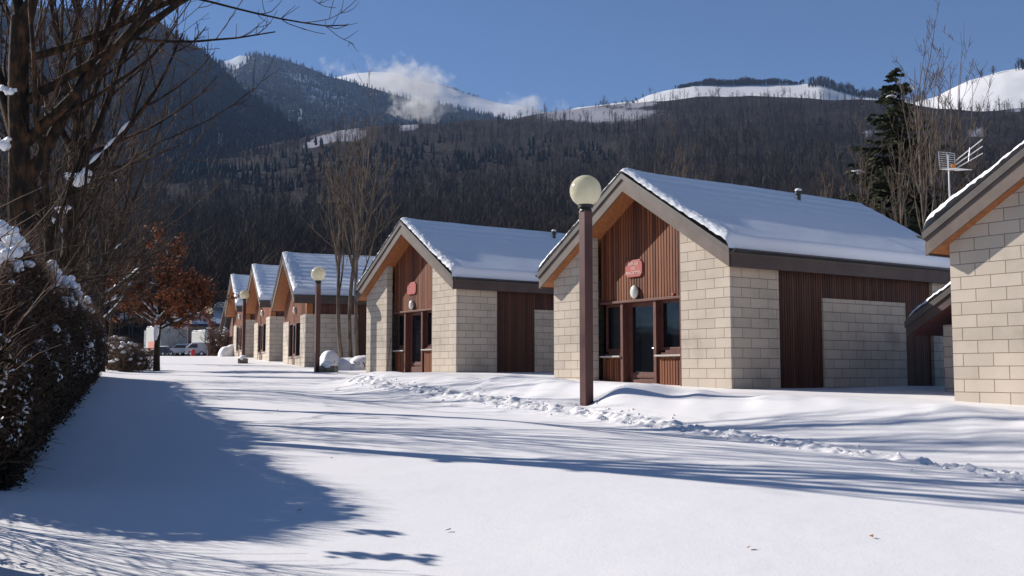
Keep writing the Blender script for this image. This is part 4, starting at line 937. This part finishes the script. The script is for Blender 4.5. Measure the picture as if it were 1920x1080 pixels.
def hill(name, ridge, dist, base_py, base_r, mat, rows=90, step=14, shape=1.0, rough=.012, seed=1, snow=None, back=.5, xr=None):
    px0, px1 = xr or (ridge[0][0], ridge[-1][0]); px = np.arange(px0, px1+1, step, dtype=float)
    rp = np.interp(px, [a for a, _ in ridge], [b for _, b in ridge]); D = np.interp(px, [a for a, _ in dist], [b for _, b in dist]); B = np.interp(px, [a for a, _ in base_py], [b for _, b in base_py])
    t = np.linspace(0, 1, rows)[:, None]; rr = base_r*(D[None]/base_r)**t
    py = B[None]+(rp-B)[None]*t**shape
    cz = (540-py)/F; c_, s_ = math.cos(PITCH), math.sin(PITCH); dy = c_-cz*s_; dz = s_+cz*c_; dx = (px[None]-960)/F+0*py
    Y = rr/np.hypot(1, (px-960)/F)[None]; X = dx/dy*Y; Z = dz/dy*Y
    Z = Z+rough*rr*fbm(X/(D.mean()*.06), Y/(D.mean()*.06), 5, seed)*np.sin(np.clip(t*1.02, 0, 1)*PI*.93)**.6
    Z[0] -= 4
    xs, ys, zs_ = [X], [Y], [Z]; nb = 10
    for k in range(1, nb+1):                       # the far side of the hill
        f = 1+back*k/nb; xs.append(X[-1:]*f); ys.append(Y[-1:]*f); zs_.append(Z[-1:]-(Z[-1:]+60)*(k/nb)**1.2*.8)
    X, Y, Z = np.concatenate(xs), np.concatenate(ys), np.concatenate(zs_)
    PX = np.repeat(px[None], X.shape[0], 0); PY = np.concatenate([py]+[py[-1:]]*nb)
    at_ = snow(PX, PY, X, Y) if snow else np.zeros_like(X)
    o = npmesh(name, np.stack([X, Y, Z], 2).reshape(-1, 3), grid_faces(*X.shape), mat, smooth=True, attrs={'snow': at_})
    tag(o, kind='structure'); return X[:rows], Y[:rows], Z[:rows], PX[:rows], PY[:rows]
def ell(PX, PY, cx, cy, rx, ry, rot=0):
    c, s = math.cos(rot), math.sin(rot); u = ((PX-cx)*c+(PY-cy)*s)/rx; v = (-(PX-cx)*s+(PY-cy)*c)/ry; return np.clip(1.4-np.sqrt(u*u+v*v)*1.4+.0, 0, 1)
# the wooded hillside
ridge1 = [(-2600,-100),(-1200,60),(-400,180),(0,250),(150,300),(330,300),(430,290),(500,275),(560,262),(600,250),(640,243),(700,238),(780,236),(860,228),(960,222),(1040,212),(1090,205),(1150,197),(1200,190),(1300,182),(1420,178),(1500,182),(1590,186),(1650,190),(1760,205),(1850,208),(1930,205),(2300,150),(3000,60),(4500,-50)]
dist1 = [(-2600,500),(0,700),(600,800),(1000,900),(1500,820),(2000,700),(4500,400)]
base1 = [(-2600,655),(4500,655)]
def snow1(PX, PY, X, Y):
    a = 1.1*ell(PX, PY, 600, 266, 34, 10, -.35)+1.1*ell(PX, PY, 655, 252, 34, 11)+.8*ell(PX, PY, 765, 238, 18, 4)+.55*ell(PX, PY, 1120, 214, 140, 17)+.45*ell(PX, PY, 1180, 192, 70, 9)+.5*ell(PX, PY, 1630, 245, 14, 4)+.4*ell(PX, PY, 1835, 250, 20, 10)+.5*ell(PX, PY, 1905, 207, 20, 6)
    return np.clip(a+.2*fbm(PX/14, PY/6, 3, 8)*(a > .05), 0, 1)
M['hill'] = forest_ground('wooded_slope', (.024,.019,.017), (.042,.033,.028), (.30,.30,.34), .35, .60)
hill1 = hill('wooded_hillside', ridge1, dist1, base1, 118, M['hill'], 110, 14, .92, .010, 3, snow1, xr=(-2600, 4500))
# farther slopes
M['far_forest'] = forest_ground('far_forest_slope', (.012,.016,.020), (.028,.032,.036), (.40,.44,.50), .045, .56, (1.6,1.6,.35), 14)
M['far_dark'] = forest_ground('dark_forest_slope', (.010,.013,.017), (.022,.026,.030), (.30,.33,.38), .05, .615, (1.4,1.4,.5), 14)
M['open_snow'] = forest_ground('open_snow_slope', (.05,.042,.036), (.09,.075,.06), (.66,.66,.68), .05, .30, (1,1,2.5), 3)
rL = [(-1600,-200),(-400,-60),(0,10),(120,20),(230,25),(290,38),(340,75),(390,105),(430,140),(470,175),(520,215),(560,245),(620,285),(700,330)]
hl = hill('dark_mountain', rL, [(-1600,1500),(300,1500),(700,1000)], [(-1600,640),(700,480)], 420, M['far_dark'], 110, 9, .9, .016, 21, None)
rC = [(330,150),(400,122),(430,116),(450,104),(490,104),(530,116),(570,124),(610,138),(640,147),(680,160),(740,175),(800,190),(850,200),(900,212),(960,225),(1040,245)]
def snowC(PX, PY, X, Y):
    a = 1.3*ell(PX, PY, 440, 116, 32, 14, -.2)+.25*ell(PX, PY, 600, 175, 100, 30, .6)+.5*ell(PX, PY, 700, 176, 12, 5)+.4*ell(PX, PY, 560, 215, 8, 20); return np.clip(a, 0, 1)
hc = hill('central_mountain', rC, [(330,2500),(1040,1900)], [(330,420),(1040,420)], 800, M['far_forest'], 120, 7, .9, .012, 22, snowC)
rS = [(560,165),(600,152),(640,143),(670,137),(700,134),(740,134),(790,150),(830,160),(880,178),(930,190),(970,195),(1010,205),(1060,218),(1120,235)]
def snowS(PX, PY, X, Y): 
    return np.clip(1.0-1.3*ell(PX, PY, 850, 213, 95, 12)-.9*ell(PX, PY, 850, 166, 40, 5, .35)-.8*ell(PX, PY, 720, 178, 60, 9, .2), 0, 1)
hs = hill('snowy_summit', rS, [(560,3400),(1120,2800)], [(560,330),(1120,330)], 1300, M['open_snow'], 80, 7, .9, .008, 23, snowS)
rD = [(640,250),(740,232),(790,222),(830,214),(860,206),(900,208),(960,216),(1040,228),(1120,240)]
rR = [(1040,215),(1080,203),(1140,196),(1190,190),(1215,180),(1250,171),(1300,162),(1350,160),(1420,158),(1490,156),(1540,153),(1575,165),(1605,174),(1680,184),(1760,190)]
def snowR(PX, PY, X, Y): return np.clip(1.05-.75*ss(1235, 1190, PX)-1.1*ell(PX, PY, 1130, 205, 60, 14)+.3*fbm(PX/30, PY/4, 3, 2), 0, 1)
hr = hill('snowy_meadow_hill', rR, [(1040,1250),(1760,1250)], [(1040,300),(1760,300)], 850, M['open_snow'], 60, 7, 1, .004, 24, snowR)
rQ = [(1700,196),(1760,180),(1780,168),(1820,150),(1880,134),(1920,128),(2100,100),(2600,90)]
def snowQ(PX, PY, X, Y): return np.clip(.95+.30*fbm(PX/18, PY/3.5, 3, 2), 0, 1)
hq = hill('right_snow_slope', rQ, [(1700,1000),(2600,900)], [(1700,300),(2600,300)], 700, M['open_snow'], 60, 7, 1, .004, 25, snowQ)
# ---- woods: one mass of bare trees, one of conifers
M['wood_mass'] = noisy('bare_wood', (.028,.020,.016), (.12,.090,.070), .10, .9, .1, 0, detail=10, lo=.40, hi=.72)
M['conifer_mass'] = noisy('far_conifers', (.010,.013,.012), (.026,.030,.026), .05, .9, .1, 0)
M['ridge_wood'] = noisy('ridge_wood', (.045,.034,.030), (.085,.065,.055), .05, .9, .1, 0)
def sampler(H_, n, rg, pxr, pyr, mask=None, tpow=1.0):
    X, Y, Z, PX, PY = H_; rows, cols = X.shape; out = []
    i = rg.uniform(0, rows-1.001, n*4)**tpow*((rows-1.001)**(1-tpow)); j = rg.uniform(0, cols-1.001, n*4); i0 = i.astype(int); j0 = j.astype(int); fi = i-i0; fj = j-j0
    def bl(A): return (A[i0, j0]*(1-fi)*(1-fj)+A[i0+1, j0]*fi*(1-fj)+A[i0, j0+1]*(1-fi)*fj+A[i0+1, j0+1]*fi*fj)
    x, y, z, px, py = map(bl, (X, Y, Z, PX, PY)); k = (px > pxr[0]) & (px < pxr[1]) & (py > pyr[0]) & (py < pyr[1])
    if mask is not None: k &= mask(px, py)
    return np.stack([x, y, z, px, py], 1)[k][:n]
def fan_trees(P, h, rg, nb=26, wid=.13):
    """upright bare crowns made of tapering twigs, one batch for a whole wood"""
    n = len(P); h = h*rg.uniform(.65, 1.25, n); V = []
    base = P[:, :3].copy(); base[:, 2] -= 1.0
    lean = rg.normal(0, .04, (n, 2))
    for a in (0, PI/2):
        a_ = a+rg.uniform(0, PI, n); w_ = np.stack([np.cos(a_), np.sin(a_), 0*a_], 1)*(wid*1.1)
        tip = base+np.stack([lean[:, 0]*h, lean[:, 1]*h, h+1.0], 1); V.append(np.stack([base-w_, base+w_, tip], 1))
    for k in range(nb):
        f = rg.uniform(.18, .9, n); s = base+np.stack([lean[:, 0]*h*f, lean[:, 1]*h*f, 1+h*f], 1)
        az = rg.uniform(0, 2*PI, n); el = rg.uniform(.55, 1.25, n); ln = h*(1-f)*rg.uniform(.5, 1.0, n)+h*.08
        dr = np.stack([np.cos(az)*np.cos(el), np.sin(az)*np.cos(el), np.sin(el)], 1); q = rg.uniform(0, PI, n); w_ = np.stack([np.cos(q), np.sin(q), 0*q], 1)*(wid*.5)
        V.append(np.stack([s-w_, s+w_, s+dr*ln[:, None]], 1))
    return np.concatenate(V).reshape(-1, 3)
def cone_trees(P, h, rg, layers=4, wr=.24, sides=5):
    n = len(P); h = h*rg.uniform(.6, 1.3, n); V = []
    for l in range(layers):
        z0 = h*(l/layers*.85); z1 = z0+h*.42; z1 = np.where(l == layers-1, h, z1); r = h*wr*(1-.8*l/layers); a0 = rg.uniform(0, 6, n)
        for k in range(sides):
            a = a0+2*PI*k/sides; b = a+2*PI/sides; rr = r*rg.uniform(.7, 1.25, n)
            c = P[:, :3]; V.append(np.stack([c+np.stack([np.cos(a)*rr, np.sin(a)*rr, z0], 1), c+np.stack([np.cos(b)*rr, np.sin(b)*rr, z0+h*.03], 1), c+np.stack([0*h, 0*h, z1], 1)], 1))
    return np.concatenate(V).reshape(-1, 3)
def tri_obj(name, V, mat, label, cat='wood'):
    o = npmesh(name, V, np.arange(len(V)).reshape(-1, 3), mat); return tag(o, label, cat, kind='stuff')
rg = np.random.default_rng(5)
con_mask = lambda px, py: (vnoise(px/60, py/22, 3) > .45) & (((px-470)/330)**2+((py-(300+.02*px))/52)**2 < 1.0) | ((vnoise(px/50, py/20, 4) > .45) & (((px-900)/260)**2+((py-295)/30)**2 < 1)) | ((vnoise(px/20, py/20, 4) > .5) & (((px-1100)/60)**2+((py-250)/14)**2 < 1)) | ((((px-1520)/70)**2+((py-235)/16)**2 < 1) & (vnoise(px/20, py/20, 6) > .6))
sn_mask = lambda px, py: snow1(px, py, 0, 0) < .22
P1 = sampler(hill1, 15000, rg, (-500, 2300), (150, 640), lambda px, py: ~con_mask(px, py) & (sn_mask(px, py) | (rg.random(len(px)) < .06)) & ((vnoise(px/38, py/14, 11) > .30) | (rg.random(len(px)) < .3)))
near = P1[:, 1] < 330
V1 = fan_trees(P1[near], 10.0, rg, 30, .10); V2 = fan_trees(P1[~near], 9.5, rg, 16, .22)
tri_obj('bare_wood', np.concatenate([V1, V2]), M['wood_mass'], 'dense leafless brown wood covering the whole hillside behind the chalets')
Pc = sampler(hill1, 7500, rg, (-200, 1800), (150, 420), con_mask)
tri_obj('conifer_wood', cone_trees(Pc, 6.5, rg), M['conifer_mass'], 'dark conifer belt across the middle of the hillside', 'wood')
PL = sampler(hl, 9000, rg, (-300, 700), (0, 420), None)
tri_obj('mountain_conifers', cone_trees(PL, 9, rg, 3, .2, 4), M['conifer_mass'], 'blue-dark conifers covering the steep mountain at the upper left', 'wood')
PC = sampler(hc, 9000, rg, (330, 1040), (90, 330), lambda px, py: (snowC(px, py, 0, 0) < .5))
tri_obj('frosted_conifers', cone_trees(PC, 10, rg, 3, .2, 4), M['far_forest'] if False else noisy('frosted_conifer', (.012,.018,.024), (.085,.10,.12), .035, .9, .1, 0, detail=8), 'frosted forest on the central mountain below its white shoulder', 'wood')
# broadleaf trees along the bare ridge on the right
def ridge_pts(H_, a, b, n, rg, r0=0, r1=4):
    X, Y, Z, PX, PY = H_; px = PX[-1]; j = np.clip(np.searchsorted(px, rg.uniform(a, b, n)), 0, len(px)-2); f = rg.random(n); i = X.shape[0]-1-rg.integers(r0, r1, n)
    g = lambda A: A[i, j]*(1-f)+A[i, j+1]*f; return np.stack([g(X), g(Y), g(Z)], 1)
PR = np.concatenate([ridge_pts(hr, 1262, 1420, 420, rg, 0, 1), ridge_pts(hr, 1420, 1500, 150, rg, 0, 1), ridge_pts(hr, 1510, 1640, 400, rg), ridge_pts(hr, 1095, 1215, 22, rg), ridge_pts(hr, 1640, 1720, 60, rg), ridge_pts(hq, 1895, 2000, 60, rg, 0, 2), ridge_pts(hs, 790, 890, 120, rg, 0, 2), ridge_pts(hq, 1790, 1870, 5, rg, 0, 3)])
tri_obj('ridge_wood', fan_trees(PR, 6.0*(.35+1.3*vnoise(PR[:, 0]/14, PR[:, 1]/14, 5)), rg, 24, .5), M['ridge_wood'], 'low brown trees fringing the snowy ridge line on the right', 'wood')
# ------------------------------------------------------------------ blowing snow on the summit
def plume(name, px, py, Y, rx, ry, rz, dens, label, seed, tilt=0):
    c = at(px, py, Y); m = MB(); m.sphere((0, 0, 0), 1, 20, 12, (rx, ry, rz)); mt = bpy.data.materials.new(name); mt.use_nodes = True; t = mt.node_tree
    for n in list(t.nodes): 
        if n.type == 'BSDF_PRINCIPLED': t.nodes.remove(n)
    v = N(t, 'ShaderNodeVolumePrincipled'); v.inputs['Color'].default_value = (.95,.95,.97,1); v.inputs['Anisotropy'].default_value = .2
    tc = N(t, 'ShaderNodeTexCoord'); n1 = N(t, 'ShaderNodeTexNoise', Scale=2.0, Detail=6, Roughness=.6); mp = N(t, 'ShaderNodeMapping'); mp.inputs['Scale'].default_value = (1/ry, 1/ry, 1/ry); mp.inputs['Location'].default_value = (seed, 0, 0)
    L(t, tc.outputs['Object'], mp.inputs[0]); L(t, mp.outputs[0], n1.inputs['Vector'])
    m2 = N(t, 'ShaderNodeMapping'); m2.inputs['Scale'].default_value = (1/rx, 1/ry, 1/rz); L(t, tc.outputs['Object'], m2.inputs[0])
    ln = N(t, 'ShaderNodeVectorMath', operation='LENGTH'); L(t, m2.outputs[0], ln.inputs[0])
    fo = N(t, 'ShaderNodeMapRange'); L(t, ln.outputs['Value'], fo.inputs['Value']); fo.inputs['From Min'].default_value = 0; fo.inputs['From Max'].default_value = 1; fo.inputs['To Min'].default_value = .30; fo.inputs['To Max'].default_value = .68
    mu = N(t, 'ShaderNodeMath', operation='SUBTRACT'); mu.use_clamp = True; L(t, n1.outputs['Fac'], mu.inputs[0]); L(t, fo.outputs[0], mu.inputs[1])
    mu2 = N(t, 'ShaderNodeMath', operation='MULTIPLY'); mu2.inputs[1].default_value = dens; L(t, mu.outputs[0], mu2.inputs[0]); L(t, mu2.outputs[0], v.inputs['Density'])
    L(t, v.outputs[0], t.nodes['Material Output'].inputs['Volume']); mt.cycles.homogeneous_volume = False
    try: mt.cycles.volume_step_rate = 4
    except Exception: pass
    o = m.build(name, mt); o.location = c; o.rotation_euler = (0, tilt, 0); return tag(o, label, 'snow cloud', kind='stuff')
C.cycles.volume_step_rate = 4; C.cycles.volume_max_steps = 64
plume('blowing_snow', 730, 158, 2300, 185, 120, 85, .35, 'white cloud of blowing snow streaming off the summit', 0, .15)
plume('blowing_snow', 792, 186, 1700, 68, 60, 88, .7, 'lower curl of blowing snow hanging below the summit cloud', 5, .5)
plume('blowing_snow', 985, 200, 2600, 130, 80, 42, .16, 'thin veil of blowing snow over the saddle right of the summit', 9)
# ------------------------------------------------------------------ haze
if HAZE_DENS > 0:
    m = MB(); m.box(-4200, 4200, -60, 5600, -120, 1020); hm = bpy.data.materials.new('haze'); hm.use_nodes = True; t = hm.node_tree
    for n in list(t.nodes):
        if n.type == 'BSDF_PRINCIPLED': t.nodes.remove(n)
    v = N(t, 'ShaderNodeVolumePrincipled'); v.inputs['Color'].default_value = (.38,.58,1,1); v.inputs['Density'].default_value = HAZE_DENS; v.inputs['Anisotropy'].default_value = .0
    L(t, v.outputs[0], t.nodes['Material Output'].inputs['Volume']); hm.cycles.homogeneous_volume = True
    tag(m.build('haze', hm), 'thin blue air between the lane and the mountains', 'haze', kind='stuff')
